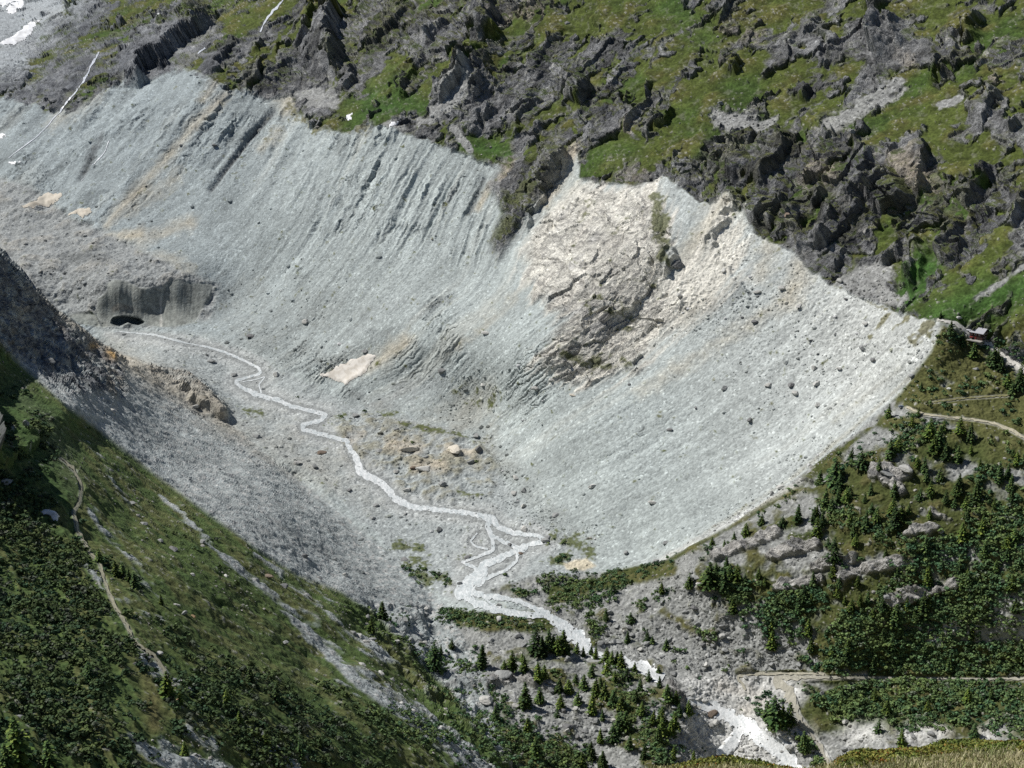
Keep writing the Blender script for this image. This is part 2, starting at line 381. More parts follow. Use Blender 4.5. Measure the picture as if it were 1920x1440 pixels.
# ------------------------------------------------------------------ grass on the mountain
G_UP = [(1290,90,1450,0,50),(1060,60,1180,10,38),(1180,30,1260,30,45),(1200,170,1300,90,28),(900,100,1030,30,22),(800,140,870,100,24),(650,200,760,130,24),(700,210,780,190,20),(870,270,950,290,24),
 (960,250,1080,190,14),(1000,290,1060,240,20),(1090,300,1230,280,30),(1130,310,1330,230,24),(1230,240,1400,120,34),(1290,260,1420,170,28),(1450,160,1600,120,24),(1430,220,1560,170,18),(1640,250,1780,180,32),
 (1700,230,1920,170,26),(1760,270,1870,290,38),(1680,150,1900,140,16),(1740,30,1930,60,34),(1620,20,1750,30,22),(1760,590,1930,530,45),(1700,560,1740,500,28),(1860,610,1940,580,45),(1250,380,1250,480,15,.8),(1660,440,1700,540,18,.8),
 (230,40,320,0,26,.8),(370,60,520,20,20,.8),(480,110,640,20,24),(60,120,200,60,14,.6),(345,128,372,112,14),(415,145,440,120,14),(540,210,570,230,16),(610,240,665,238,20),(1500,30,1560,80,20,.6),(1900,310,1930,300,30),
 (1480,10,1700,-60,60,.9),(1750,-60,2100,-60,90,.8),(1060,-40,1300,-60,60,.9),(500,-30,700,-90,40,.7),(1950,200,2300,250,60,.8),(1960,560,2300,560,80,.9),(1850,350,1930,330,22,.7),(1780,520,1880,470,22,.8),(1020,360,1060,340,8,.6)]
g_up = ink(G_UP)
steepn = np.clip(nD * 0.30 + nA * 0.22 + nB * 0.14, -0.8, 0.8)
qg = ph + 8 * nA + 3 * nB
strat = 0.8 * perlin3(qg / 20, Z / 70, 0 * Z + 19) + perlin3(qg / 11, Z / 60, 0 * Z + 21) + 0.8 * perlin3(qg / 5.5, Z / 30, 0 * Z + 25) + 0.6 * perlin3(qg / 3.1, Z / 7, 0 * Z + 29) + 0.15 * nB
grass_up = sstep(0.30, 0.58, g_up * 0.95 + steepn * 0.45 + strat * 0.66 + 0.11 - cragdark * 0.45) * m_up
# talus tongues between cliffs stay bare
TALUS = [(880,150,800,225,18),(800,225,720,240,14),(850,240,880,280,8),(1680,165,1560,235,20),(1760,200,1800,185,10),(1560,560,1640,520,34),(1600,540,1690,560,20),(0,40,90,20,30),(0,110,40,90,30),(1075,290,1040,350,12),(1350,225,1440,235,22),(1830,560,1920,500,7,.8),(620,190,570,180,22)]
talus = ink(TALUS) * (m_up > 0.3) * (1 + 0.5 * nA + 0.3 * strat) + 0.3 * nB * (ink(TALUS) > .05)
grass_up = grass_up * (1 - sstep(0.4, 0.7, talus + nB * 0.2))
rock_up = m_up * (1 - grass_up) * (1 - sstep(0.35, 0.65, talus))

# ------------------------------------------------------------------ relief
def saw(t, edge=0.16):
    f = t - np.floor(t)
    return np.where(f < 1 - edge, f / (1 - edge), (1 - f) / edge)
D = np.zeros_like(X)
rk = np.maximum(rock_up, m_spur * 0.9)
d_fall = lattice(line_d([(186,98),(165,135),(150,160),(128,192),(88,238),(16,296)]), PX, PY, 4.0)
d_fall = np.minimum(d_fall, lattice(line_d([(532,0),(503,32),(488,60)]), PX, PY, 4.0))
flat = np.maximum(flat, 0.75 * sstep(9, 3, d_fall))
w1 = ph + 8 * nA + 4 * nB
tilt = Z * 0.55
AL = Z * 1.7
def an(sx, sz, octv=3, off=0.0, gain=0.55, wav=1.0):
    """noise drawn out along the fall line / strata"""
    r = 0; a = 1.0
    q = ph + wav * (6 * nA + 2 * nB)
    for o in range(octv):
        r = r + a * perlin3(q / sx + off + 13.1 * o, AL / sz + 5.7 * o, 0 * Z + 3.7 * o + off)
        a *= gain; sx /= 2.05; sz /= 2.0
    return r
def ran(sx, sz, octv=3, off=0.0, gain=0.55, wav=1.0):
    r = 0; a = 1.0
    q = ph + wav * (6 * nA + 2 * nB)
    for o in range(octv):
        r = r + a * (1 - 1.7 * np.abs(perlin3(q / sx + off + 13.1 * o, AL / sz + 5.7 * o, 0 * Z + 3.7 * o + off)))
        a *= gain; sx /= 2.05; sz /= 2.0
    return r
aR1 = ran(30, 75, 4, 2.0); aR2 = an(11, 30, 3, 8.0); aR3 = an(4.2, 11, 2, 19.0)
qf = ph + 3 * nA + 1.2 * nB; vf = AL + 4 * nA + 2 * nB
F1, T1 = facets(qf / 22, vf / 46, 1); F2, T2 = facets(qf / 9, vf / 19, 2); F3, T3 = facets(qf / 4, vf / 8, 3)
rough_amt = 0.55 + 0.6 * sstep(-0.3, 0.5, nD)
D += rk * rough_amt * ((aR1 - 1.6) * 0.8 - 1.5 + F1 * 7.0 + F2 * 3.4 + F3 * 1.5 + saw(w1 / 40 + 0.012 * Z + 0.6 * nD, 0.3) * 2.2 + saw((w1 + 0.4 * Z) / 15 + nA * 0.5, 0.3) * 0.8 + aR2 * 0.6 + aR3 * 0.6 + (an(2.2, 6.0, 1, 41.0)) * 0.5)
D += rk * saw((Z + 9 * nA + ph * 0.22) / 19, 0.3) * 2.2
D += rk * saw((Z - 6 * nA + 3 * nB + ph * 0.35) / 8.5, 0.35) * 0.7
D += m_up * (1 - rk) * (nA * 1.2 + aR2 * 0.8 + nB * 0.6 + sstep(0.3, 0.9, nC) * 0.8)
D += 0.75 * crag * (0.25 + 0.75 * np.maximum(np.maximum(rk, cragdark), m_near))
# gullied moraine wall
bare = (1 - m_up) * (1 - m_near) * (1 - m_low) * (1 - m_floor) * (1 - m_gl)
near_crest = sstep(330, 30, lattice(line_d([p for p in UP_EDGE if 100 < p[0] < 1000]), PX, PY, 8.0)) * sstep(1010, 880, PX)
g1 = 1 - np.abs(perlin3(w1 * 0 + (ph + 2.5 * nB) / 13, Z / 90, 0 * Z + 3.3)) * 2
g2 = 1 - np.abs(perlin3((ph + 1.2 * nB) / 5.5, Z / 60, 0 * Z + 9.3)) * 2
g3 = perlin3((ph + 0.5 * nB) / 2.2, Z / 30, 0 * Z + 1.3)
far_right = sstep(1250, 1450, PX)
g4 = perlin3((ph + 0.35 * nB) / 1.1, Z / 18, 0 * Z + 71.3)
D += bare * (g1 * (0.2 + 2.4 * near_crest) + g2 * (0.3 + 1.3 * near_crest) + g3 * (0.22 + 0.4 * near_crest) + g4 * 0.06) * (1 - 0.72 * far_right) * np.clip(0.8 + 0.9 * nD + 0.5 * nA, 0.1, 1.8)
D += bare * (perlin3((ph + 6 * nA) / 42, Z / 130, 0 * Z + 81) * 3.0 + perlin3((ph + 4 * nA) / 19, Z / 90, 0 * Z + 84) * 1.1)
D += bare * (nB * 0.16 + nC * 0.10 + sstep(0.55, 0.95, nC) * 0.35)
GULLY = [(512,205,470,255,5,1),(470,255,395,355,5,1),(430,280,400,315,5,.6),(190,262,150,335,6,.6),(330,120,260,220,5,.4),(860,345,830,390,4,.5),(905,330,880,400,5,.7),(1000,380,930,470,10,.6),(830,560,800,600,4,.5),(1040,320,1010,380,6,.4)]
gul = ink(GULLY)
D -= bare * gul * 5.0
gpatch = sstep(0.05, 0.6, nD + 0.5 * nA + 0.55 * sstep(900, 300, PX) * sstep(480, 300, PY) - 0.15)
gline = sstep(0.14, 0.0, np.abs(perlin3((ph + 3 * nB) / 10.0, Z / 75, 0 * Z + 171))) + 0.6 * sstep(0.14, 0.0, np.abs(perlin3((ph + 2 * nB) / 5.0, Z / 40, 0 * Z + 175)))
gline = np.clip(gline, 0, 1) * gpatch * bare * (1 - 0.7 * far_right)
D -= gline * 1.3
# pale outcrop: rounded slabs and ledges
D += m_out * (facets(qf / 13, vf / 30, 5)[0] * 3.6 + F2 * 1.5 + facets(qf / 4.5, vf / 7.5, 6)[0] * 1.1 + saw((ph * 0.8 + Z * 0.3 + 5 * nA + 2 * nB) / 16, .25) * 1.0)
D += (m_cream * (1 - m_out)) * (nB * 0.7 + nC * 0.4)
# right part of the moraine top: lumpy till
lump = ink([(1400,450,1500,540,60,.7),(1480,560,1700,660,55,.9),(1300,560,1420,620,50,.8),(1320,620,1500,690,40,.5)])
D += lump * bare * (np.maximum(ridged(P0, 7, 2, off=33) - 1.0, 0) * 1.6 + nC * 0.5)
# glacier tongue, valley floor, hummocks
D += m_gl * (1 - m_ice) * (nA * 3.0 + nB * 1.3 + nC * 0.5)
fl_ice = perlin3((PX - 0.0) * 0 + ph * 0 + X / 2.6, Z / 60, Y / 90)
D += m_ice * (1 - m_cave) * (fl_ice * 0.25 + 3.5 * perlin3(X / 17 + 3.3, Z / 40, 0 * Z))
D += m_floor * (nA * 1.0 + nB * 0.6 + nC * 0.35) * (1 - flat)
ISLE = [(640,830),(620,790),(680,775),(800,800),(900,830),(940,880),(920,930),(860,945),(780,940),(740,910),(690,880)]
m_isle = area(ISLE, 8, 8)
D += m_isle * (nA * 2.5 + 2.0 + nB * 0.8)
D += m_low * (nA * 2.2 + nB * 1.3 + np.abs(nC) * 0.8) * (1 - flat)
SLAB = [(1500,905,1560,895,10,.6),(1640,885,1700,890,14,.9),(1660,900,1690,920,14,.8),(1340,1045,1460,1000,10,.9),(1450,1040,1530,1020,12,1),(1530,1065,1600,1050,12,.8),(1580,1075,1680,1055,13,1),(1460,1100,1540,1085,12,.8),(1670,1125,1730,1110,14,1),(1740,1110,1790,1090,18,.7),(1740,960,1780,975,12,.6),(1700,1000,1760,990,10,.5),(850,1285,950,1275,14,.7),(950,1265,1060,1300,10,.7),(890,1320,920,1330,14,.8),(1240,1280,1300,1320,12,.5)]
slab = ink(SLAB, 0.5)
m_slab = sstep(0.35, 0.6, slab) * m_low
D += m_slab * (saw((Z * 1.0 + ph * 0.3 + 3 * nA) / 7) * 2.6 + ridged(P0, 8, 2, off=51) * 1.2)
# near hillside
DARKROCK = [(-500,100),(-200,300),(0,462),(60,538),(150,610),(230,690),(240,740),(130,740),(60,690),(0,660),(-500,500)]
m_dr = area(DARKROCK, 12, 10) * m_near
D += m_near * (1 - flat) * (nA * 1.3 + nB * 0.8 + nC * 0.3)
gN = perlin3((ph + 1.5 * nB) / 6.0, X / 70, Y / 90) + 0.6 * perlin3((ph + 0.5 * nB) / 2.4, X / 40, Y / 40)
D += m_near * (1 - flat) * gN * 0.8
D += m_dr * ((ran(16, 40, 3, 61.0) - 1.3) * 3.4 + saw((w1) / 12 + nA * .6) * 2.2 + nB * 0.8 + nC * 0.5)
RIBN = [(290,690,330,705,10,.7),(330,705,395,745,14,1),(395,745,420,775,10,1),(200,655,215,670,7,.8)]
rib = ink(RIBN)
butt = np.exp(-((PX + 62) / 30) ** 2 - ((PY - 790) / 66) ** 2) + 0.7 * np.exp(-((PX + 40) / 22) ** 2 - ((PY - 868) / 40) ** 2)  # unseen buttress past the left edge, raised to cast shadow into view
D += butt * (25 + 5 * nA + 3 * nB)
D += rib * (ridged(P0, 9, 3, off=71) * 2.5)
D *= (1 - 0.92 * np.clip(flat, 0, 1))
D = np.where(PX < -40, D * 0.6, D).astype(f32)

NB2 = NB
X1, Y1, Z1 = X + NB2[..., 0] * D, Y + NB2[..., 1] * D, Z + NB2[..., 2] * D
XYZ = np.stack([X1, Y1, Z1], -1).astype(f32)
NF = grid_normals(X1, Y1, Z1)

def grid_at(px, py):
    """grid coordinates (float row, col) of bearings"""
    return np.interp(py, gy, np.arange(NY)), np.interp(px, gx, np.arange(NX))
def sample(A, px, py):
    r, c = grid_at(np.asarray(px, float), np.asarray(py, float))
    r0 = np.clip(r.astype(int), 0, NY - 2); c0 = np.clip(c.astype(int), 0, NX - 2)
    fr = (r - r0); fc = (c - c0)
    if A.ndim == 3: fr = fr[..., None]; fc = fc[..., None]
    return (A[r0, c0] * (1 - fc) + A[r0, c0 + 1] * fc) * (1 - fr) + (A[r0 + 1, c0] * (1 - fc) + A[r0 + 1, c0 + 1] * fc) * fr
def ground(px, py):
    return sample(XYZ, px, py)

# ------------------------------------------------------------------ ground colours (albedo)
def rgb(*c): return np.array(c, f32)
C = np.zeros(X.shape + (3,), f32)
C[:] = rgb(.370, .402, .395)
# moraine: bluish grey at the left, paler and warmer to the right
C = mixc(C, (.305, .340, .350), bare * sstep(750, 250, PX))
C = mixc(C, (.425, .446, .435), bare * sstep(1150, 1500, PX - 0.35 * (PY - 700)))
C = mixc(C, (.475, .48, .458), bare * sstep(1420, 1620, PX) * sstep(840, 640, PY) * 0.8)
st1 = perlin3((ph + 1.0 * nB) / 9.0, Z / 160, 0 * Z + 40); st2 = perlin3((ph + 0.6 * nB) / 3.3, Z / 110, 0 * Z + 47); st3 = perlin3(ph / 24.0, Z / 200, 0 * Z + 44)
st4 = perlin3((ph + 0.4 * nB) / 1.3, Z / 45, 0 * Z + 77)
C *= (1 + bare * (0.11 * st1 + 0.13 * st2 + 0.13 * st3 + 0.10 * st4 + 0.05 * nA))[..., None]
tanw = bare * sstep(0.25, 0.75, st3 * 0.8 + st1 * 0.5 + 0.25 * nD)
C = mixc(C, (.355, .335, .285), tanw * 0.30)
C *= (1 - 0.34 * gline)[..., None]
TAN = [(425,180,340,265,9,.7),(340,265,200,425,9,.7),(330,330,240,400,14,.35),(265,440,125,460,11,.9),(260,455,360,420,12,.6),(300,490,350,505,16,.6),(540,195,600,170,22,.8),(520,250,490,280,10,.5),(410,150,380,190,8,.6),(280,110,170,180,6,.6),(180,180,100,230,14,.35),(760,640,690,690,16,.7),(1080,350,1000,480,16,.5),(970,560,880,640,6,.4),(1000,520,860,650,6,.3),(900,745,860,790,30,.4),(1360,385,1290,480,22,.7),(1450,430,1430,520,18,.5),(1500,500,1480,560,20,.6),(1480,560,1200,740,14,.4),(1330,560,1280,600,18,.6),(920,345,895,390,7,.9),(960,305,930,345,6,.8)]
C = mixc(C, (.43, .38, .295), ink(TAN, .35) * 0.85 * (1 - m_near))
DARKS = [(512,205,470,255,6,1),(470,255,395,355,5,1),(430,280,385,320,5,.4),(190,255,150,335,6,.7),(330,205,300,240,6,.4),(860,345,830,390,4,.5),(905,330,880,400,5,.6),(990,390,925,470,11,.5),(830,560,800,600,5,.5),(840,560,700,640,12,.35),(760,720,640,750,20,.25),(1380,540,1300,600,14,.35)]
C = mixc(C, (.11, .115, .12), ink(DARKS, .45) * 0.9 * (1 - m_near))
C *= (1 + bare * (0.13 * nD + 0.08 * n2))[..., None]
APRON = [(880,800,960,900,40,.6),(960,900,1060,1000,28,.6),(620,600,470,560,40,.35),(480,640,640,690,40,.5),(420,560,470,640,30,.4),(1000,980,1100,1040,20,.5),(700,760,860,790,24,.4)]
C = mixc(C, (.235, .245, .235), ink(APRON, .6) * (1 - flat) * (1 - m_near) * 0.75)
WETD = [(700,760,820,720,22,.35),(640,640,760,560,20,.2)]
C = mixc(C, (.24, .25, .255), ink(WETD, .2))
MOR_VEG = [(560,205,600,240,14,.8),(600,235,680,240,14,.85),(545,200,560,225,10,.6),(500,270,515,245,7,.5),(1668,588,1630,632,5,.8),(1700,600,1680,610,8,.7),(1745,610,1715,640,14,.8),(1755,640,1745,660,6,.6),(1620,562,1668,582,4,.7),(1560,532,1620,560,3,.6)]
mvg = sstep(0.35, 0.75, ink(MOR_VEG) + 0.4 * nB + 0.3 * nC + 0.3 * g3) * (1 - m_up)
C = mixc(C, (.135, .125, .060), mvg * 0.85)
EDGE = [(1735,680,1600,800,3.0,.8),(1600,800,1480,895,3.0,.8),(1480,895,1250,1040,2.5,.6),(1745,690,1640,790,3.0,.6),(1560,790,1690,690,4,.3)]
C = mixc(C, (.27, .25, .19), ink(EDGE, .25) * bare * 0.8)
# glacier
C = mixc(C, (.285, .300, .300), m_gl)
C = mixc(C, (.36, .345, .31), m_gl * sstep(0.0, 0.8, nA + 0.6 * nB) * 0.45)
C = mixc(C, (.17, .18, .18), m_gl * ink([(120,480,200,485,10,.8),(60,520,90,560,5,.7)]))
icel = 0.45 + 0.28 * perlin3((X + .15 * Z) / 1.6, Z / 60, Y / 60) + 0.45 * perlin3((X + .3 * Z) / 8, Z / 22, Y / 60)
icec = rgb(.20, .215, .205) * (1 - np.clip(icel, 0, 1)[..., None]) + rgb(.33, .345, .32) * np.clip(icel, 0, 1)[..., None]
C = C * (1 - m_ice[..., None]) + icec * m_ice[..., None]
C = mixc(C, (.46, .46, .43), m_ice * sstep(3.0, 1.0, lattice(line_d([(303,545),(300,565),(300,590),(300,610)]), PX, PY, 4.0) + nB))
C = mixc(C, (.30, .29, .26), m_ice * soft([(208,577),(222,567),(240,572),(255,578),(250,582),(225,580),(210,586)], 3))
C *= (1 + m_ice * (0.22 * nB + 0.22 * nC))[..., None]
C = mixc(C, (.13, .165, .18), m_cave)  # dark shade of the cave put into the ice colour
# floor
C = mixc(C, (.325, .352, .352), m_floor * 0.85)
C = mixc(C, (.44, .45, .44), sstep(28, 8, d_riv) * m_floor * 0.5)
C = mixc(C, (.20, .21, .21), sstep(8, 2, d_riv + 2 * nB) * m_floor * 0.55)
BROWN = [(200,650,300,700,26,.7),(300,700,420,790,30,.7),(420,800,620,900,38,.7),(560,860,700,870,28,.5),(640,900,700,940,24,.5),(500,780,560,820,18,.4),(700,820,900,860,40,.5),(760,860,860,930,30,.4),(930,560,850,640,20,.15)]
C = mixc(C, (.30, .285, .245), ink(BROWN, .5) * (1 - flat) * 0.55)
C = mixc(C, (.235, .225, .165), m_isle * sstep(-0.5, 0.5, nA + nB) * 0.75)
C = mixc(C, (.45, .40, .32), ink([(735,838,785,845,12,.8),(840,845,880,850,10,.8),(780,880,830,880,9,.7),(660,825,680,815,9,.6)], .5))
# cream outcrop
C *= np.where(bare[..., None] > .3, rgb(.985, 1.0, 1.0), rgb(1, 1, 1))
C = mixc(C, (.60, .58, .52), m_cream * 0.9)
crk = sstep(0.16, 0.02, np.abs(an(9, 14, 2, 33.0, wav=2.5))) + 0.7 * sstep(0.10, 0.02, np.abs(perlin3((Z - 0.3 * ph + 6 * nA) / 5.0, ph / 16, 0 * Z + 5)))
C = mixc(C, (.36, .355, .345), m_out * sstep(0.2, 0.7, nA * 0.5 + strk * 0.6) * 0.65)
C *= (1 + m_out * (0.34 * (T2 - .5) + 0.3 * (T3 - .5)))[..., None]
C = mixc(C, (.70, .67, .60), m_cream * sstep(0.1, 0.7, -strk + 0.3 * nA) * 0.7)
C = mixc(C, (.17, .165, .16), m_out * np.clip(crk, 0, 1) * 0.62)
O_VEG = [(1060,670,1180,690,22,.75),(1030,650,1110,640,14,.6),(1120,560,1180,600,24,.5),(1235,380,1245,490,18,.9),(1150,430,1200,400,18,.5),(1080,420,1110,380,12,.5),(1190,520,1240,560,16,.5),(1110,520,1150,490,14,.4)]
oveg = sstep(0.40, 0.80, ink(O_VEG) + 0.5 * nB + 0.3 * nC + 0.25 * nA - 0.05) * (1 - m_up)
C = mixc(C, (.105, .115, .045), oveg * 0.85)
# mountain rock
rockc = mixc(mixc(np.broadcast_to(rgb(.205, .207, .208), C.shape).copy(), (.105, .108, .116), sstep(-0.1, 0.6, 0.7 * aR2 + 0.5 * nD)), (.34, .33, .305), sstep(0.15, 0.75, aR3 * 0.6 + nB * 0.5 + 0.3 * nD) * 0.8)
jnt = np.clip(sstep(0.10, 0.0, np.abs(an(8, 20, 2, 51.0, wav=1.5))) + 0.8 * sstep(0.12, 0.0, np.abs(an(3.5, 5.0, 2, 57.0, wav=1.5))), 0, 1)
rockc = mixc(rockc, (.065, .068, .075), jnt * 0.6)
rockc = mixc(rockc, (.115, .115, .070), sstep(0.0, 0.7, strat * .7 + 0.6 * nD) * 0.6)
rockc *= (1 + 0.45 * (T1 - .5) + 0.5 * (T2 - .5) + 0.4 * (T3 - .5))[..., None]
rockc *= (0.98 + 0.18 * aR3 + 0.15 * perlin3((ph + Z * .5) / 2.0, Z / 9, 0 * Z + 60))[..., None]
rockc = mixc(rockc, (.36, .315, .25), ink([(1690,310,1740,345,22,.8),(1520,325,1560,330,16,.7),(1700,110,1720,140,14,.6),(1870,150,1920,170,14,.9),(1180,240,1160,260,10,.7),(940,330,960,300,8,.8),(960,40,1000,20,20,.6),(1230,300,1180,340,16,.4),(1420,60,1340,70,16,.5),(1350,150,1340,140,26,.3)], .5))
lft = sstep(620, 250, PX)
rockc = mixc(rockc, (.165, .180, .205), lft * 0.40)  # bluish distance haze put into the left rock colour
C = C * (1 - m_up[..., None]) + rockc * m_up[..., None]
C = mixc(C, (.275, .278, .268), sstep(0.3, 0.8, talus + nB * .2) * m_up * 0.85)
C *= (1 + 0.35 * nC * (talus > .3))[..., None]
C = mixc(C, (.34, .365, .38), m_up * ink([(-100,20,120,-10,50,1),(-60,60,60,40,50,1),(-60,110,30,110,40,1),(-400,50,-100,0,90,1)], .3))
gcol = mixc(mixc(np.broadcast_to(rgb(.092, .118, .028), C.shape).copy(), (.130, .130, .040), sstep(-0.1, 0.7, nA)), (.058, .105, .024), sstep(0.1, 0.7, nD - 0.4 * nA) * 0.8)
gcol = mixc(gcol, (.062, .135, .032), ink([(1700,560,1740,500,30,1),(1760,600,1920,540,45,.9),(870,270,950,290,26,.8),(700,215,780,190,24,.7),(1100,290,1180,290,24,.5),(660,195,740,150,20,.5),(1250,10,1320,70,30,.4)]))
gcol = gcol * (0.72 + 0.22 * nB + 0.28 * nC + 0.10 * strat)[..., None]
gcol = mixc(gcol, (.20, .195, .16), sstep(.25, .75, aR3 + .5 * nC) * 0.35)
gstone = sstep(0.62, 0.85, nC + 0.35 * nA)
gcol = mixc(gcol, (.33, .32, .29), gstone * 0.75)
C = C * (1 - grass_up[..., None]) + gcol * grass_up[..., None]
flatness = NF[..., 2] - NB[..., 2]
ledge = sstep(-0.06, 0.09, flatness + 0.10 * nA + 0.07 * nD) * sstep(-0.25, 0.35, 0.8 * nD + 0.6 * nA + 0.6 * g_up + 0.30 - 0.35 * lft) * rk * m_up
gcol2 = mixc(np.broadcast_to(rgb(.088, .098, .032), C.shape).copy(), (.060, .085, .026), sstep(-.2, .5, nA)) * (1 + 0.25 * nB)[..., None]
C = mixc(C, gcol2, ledge * 0.9)
C = mixc(C, (.15, .15, .105), m_up * rk * sstep(0.15, 0.55, g_up * 0.6 + nB * .4 + nA * .3) * 0.35)
C = mixc(C, (.11, .12, .055), m_spur * sstep(0.1, 0.5, nA + 0.5 * nB) * 0.8)
C = mixc(C, (.43, .385, .31), ink([(1078,275,1050,330,9,1),(1050,330,1020,380,9,.8)], .2))
# right-hand slope
lowc = mixc(np.broadcast_to(rgb(.25, .256, .246), C.shape).copy(), (.34, .345, .335), sstep(0, 0.7, nC))
L_GR = [(1760,640,1900,760,60,1),(1700,720,1900,800,50,1),(1650,790,1720,800,18,.8),(1560,860,1700,830,20,.5),(1740,830,1900,850,40,.9),(1560,900,1920,940,60,.85),(1600,1000,1900,980,60,.85),(1000,1250,1250,1330,60,.5),(1100,1150,1300,1200,60,.32),(1300,1180,1480,1220,60,.28),(700,1210,900,1260,50,.42),(1560,1120,1900,1080,80,.75),(1360,1080,1560,1160,60,.7),(1500,1010,1620,1010,26,.6),(1040,1110,1250,1060,24,.9),(1250,1050,1500,910,10,.8),(1500,910,1680,760,7,.7),(900,1105,1060,1110,20,.55),(700,1140,830,1150,20,.6),(830,1150,1020,1170,26,.85),(1550,1220,1920,1250,50,.95),(1540,1320,1920,1330,60,.95),(1380,1262,1540,1262,5,.7),(1540,1272,1700,1268,7,.9),(700,1200,800,1220,20,.6),(800,1230,900,1290,28,.55),(860,1340,1050,1430,70,.7),(1150,1290,1225,1420,40,.65),(1000,1210,1120,1210,16,.5),(1230,1000,1330,1000,8,.4),(1400,1000,1500,980,24,.5),(1430,1360,1500,1320,14,.5),(900,1250,1000,1240,16,.4),(1180,1160,1300,1140,30,.35),(660,1140,720,1180,16,.6)]
g_low = sstep(0.30, 0.60, ink(L_GR) + 0.30 * nA + 0.24 * nB)
gl = mixc(mixc(np.broadcast_to(rgb(.080, .095, .030), C.shape).copy(), (.125, .122, .048), sstep(-0.2, 0.6, nB + 0.5 * nA)), (.045, .085, .022), sstep(0.1, 0.7, nD) * 0.6)
gl = gl * .82
gl = mixc(gl, (.105, .107, .040), ink([(1760,640,1900,760,70,1),(1700,720,1900,800,60,1)]) * 0.8)
gl = mixc(gl, (.34, .33, .30), sstep(0.60, 0.85, nC + 0.3 * nA) * 0.8)
lowc = lowc * (1 - g_low[..., None]) + gl * g_low[..., None]
lowc = mixc(lowc, (.37, .36, .34), m_slab)
lowc = mixc(lowc, (.14, .14, .14), m_slab * sstep(0.05, 0.5, 0.5 * nB + 0.9 * perlin3(Z / 2.2, ph / 14, 0 * Z)) * 0.8)
C = C * (1 - m_low[..., None]) + lowc * m_low[..., None]
PALE = [(1340,1290,1440,1300,20,.9),(1420,1330,1440,1310,16,.9),(1310,1290,1330,1300,16,.8),(1440,1282,1500,1300,14,.9),(1400,1400,1440,1440,40,.7),(1330,1345,1400,1420,46,1),(1300,1320,1340,1360,24,.9),(1420,1340,1480,1400,30,.8),(1500,1370,1540,1420,16,.8),(1290,1280,1420,1280,10,.8),(1740,1215,1810,1155,9,1),(1600,1375,1640,1370,20,.8),(1700,1375,1760,1380,18,.7),(1850,1375,1890,1355,16,.7),(1640,1065,1720,1060,8,.3),(1230,1050,1500,905,6,.6)]
C = mixc(C, (.52, .52, .50), np.clip(ink(PALE, .25) * 1.3, 0, 1) * (1 - m_near) * 0.95)
C = mixc(C, (.50, .46, .40), ink([(1400,1330,1430,1310,14,.8),(1350,1290,1420,1300,10,.6)], .3) * 0.8)
C = mixc(C, (.14, .135, .13), ink([(1262,1282,1292,1330,9,.8)], .3))
# floor meadows
F_GR = [(740,1020,790,1025,12,.9),(755,1070,800,1085,16,.9),(810,1080,840,1085,10,.9),(760,1055,800,1050,12,.6),(1040,1005,1110,1035,14,.8),(1040,1050,1060,1045,12,.9),(830,1090,860,1100,8,.7),(860,1045,880,1042,7,.6),(800,1105,850,1110,7,.6),(755,800,860,815,6,.9),(860,815,900,830,5,.5),(880,740,940,760,26,.45),(610,785,640,780,12,.6),(450,770,490,775,10,.7),(690,780,760,775,6,.6),(860,925,900,930,10,.6)]
f_gr = sstep(0.38, 0.75, ink(F_GR) + 0.42 * nB + 0.45 * nC - 0.03) * (1 - flat)
C = mixc(C, (.085, .10, .032), f_gr * 0.9)
C = mixc(C, (.53, .48, .37), sstep(3, -3, lattice(poly_sd([(1056,1056),(1075,1050),(1100,1048),(1118,1060),(1095,1068),(1062,1068)]), PX, PY, 4.0)))
# near hillside
nearc = mixc(np.broadcast_to(rgb(.295, .322, .322), C.shape).copy(), (.37, .37, .36), sstep(0, .7, nC))
nearc *= (1 + 0.18 * gN)[..., None]
nearc = mixc(nearc, (.33, .30, .245), ink([(60,545,180,640,16,.9),(180,640,420,780,26,.8),(420,780,620,880,30,.7)], .4))
nearc = mixc(nearc, (.13, .135, .145), m_dr * sstep(-0.2, 0.2, nA + nB) * 0.9)
nearc = mixc(nearc, (.30, .27, .22), m_dr * sstep(.15, .5, an(7, 30, 2, 66.0)) * .5)
PG = [(-500,520),(0,650),(60,705),(130,765),(190,810),(300,897),(400,970),(480,1028),(560,1080),(640,1110),(700,1150),(780,1230),(840,1290),(900,1370),(960,1440),(1000,1560),(-500,1560)]
m_pg = area(PG, 6, 5) * m_near
tong = ink([(160,820,250,960,9,.6),(170,960,300,1120,14,.8),(300,930,420,1040,8,.75),(420,1040,560,1160,13,.95),(560,1160,660,1270,20,1),(660,1270,760,1330,30,1),(780,1340,900,1440,36,1),(480,1040,640,1170,9,.8),(640,1170,720,1230,20,.8),(560,1085,800,1250,8,.6),(160,1060,190,1100,16,.8),(270,1240,380,1310,16,.9),(250,1330,300,1400,14,.6),(300,1410,420,1440,34,.9),(350,1370,400,1400,20,.8),(480,1400,560,1440,18,.8),(200,1110,300,1160,12,.6),(240,1200,280,1230,12,.6),(230,1370,270,1400,20,.6)])
fine = perlin3((ph + 1.0 * nB) / 4.0, AL / 70, 0 * Z + 91)
g_near = sstep(0.62, 0.38, tong * 0.64 + 0.24 * nB + 0.18 * gN + 0.34 * np.maximum(fine, 0)) * m_pg
gn = mixc(mixc(np.broadcast_to(rgb(.086, .128, .040), C.shape).copy(), (.125, .140, .052), sstep(-0.3, 0.5, gN + nA * .6)), (.060, .100, .034), sstep(0.0, 0.7, nB) * 0.7)
gn = mixc(gn, (.050, .095, .030), ink([(0,720,90,800,40,.8),(60,850,110,930,26,1),(0,760,60,850,40,.8)]) * 0.9)
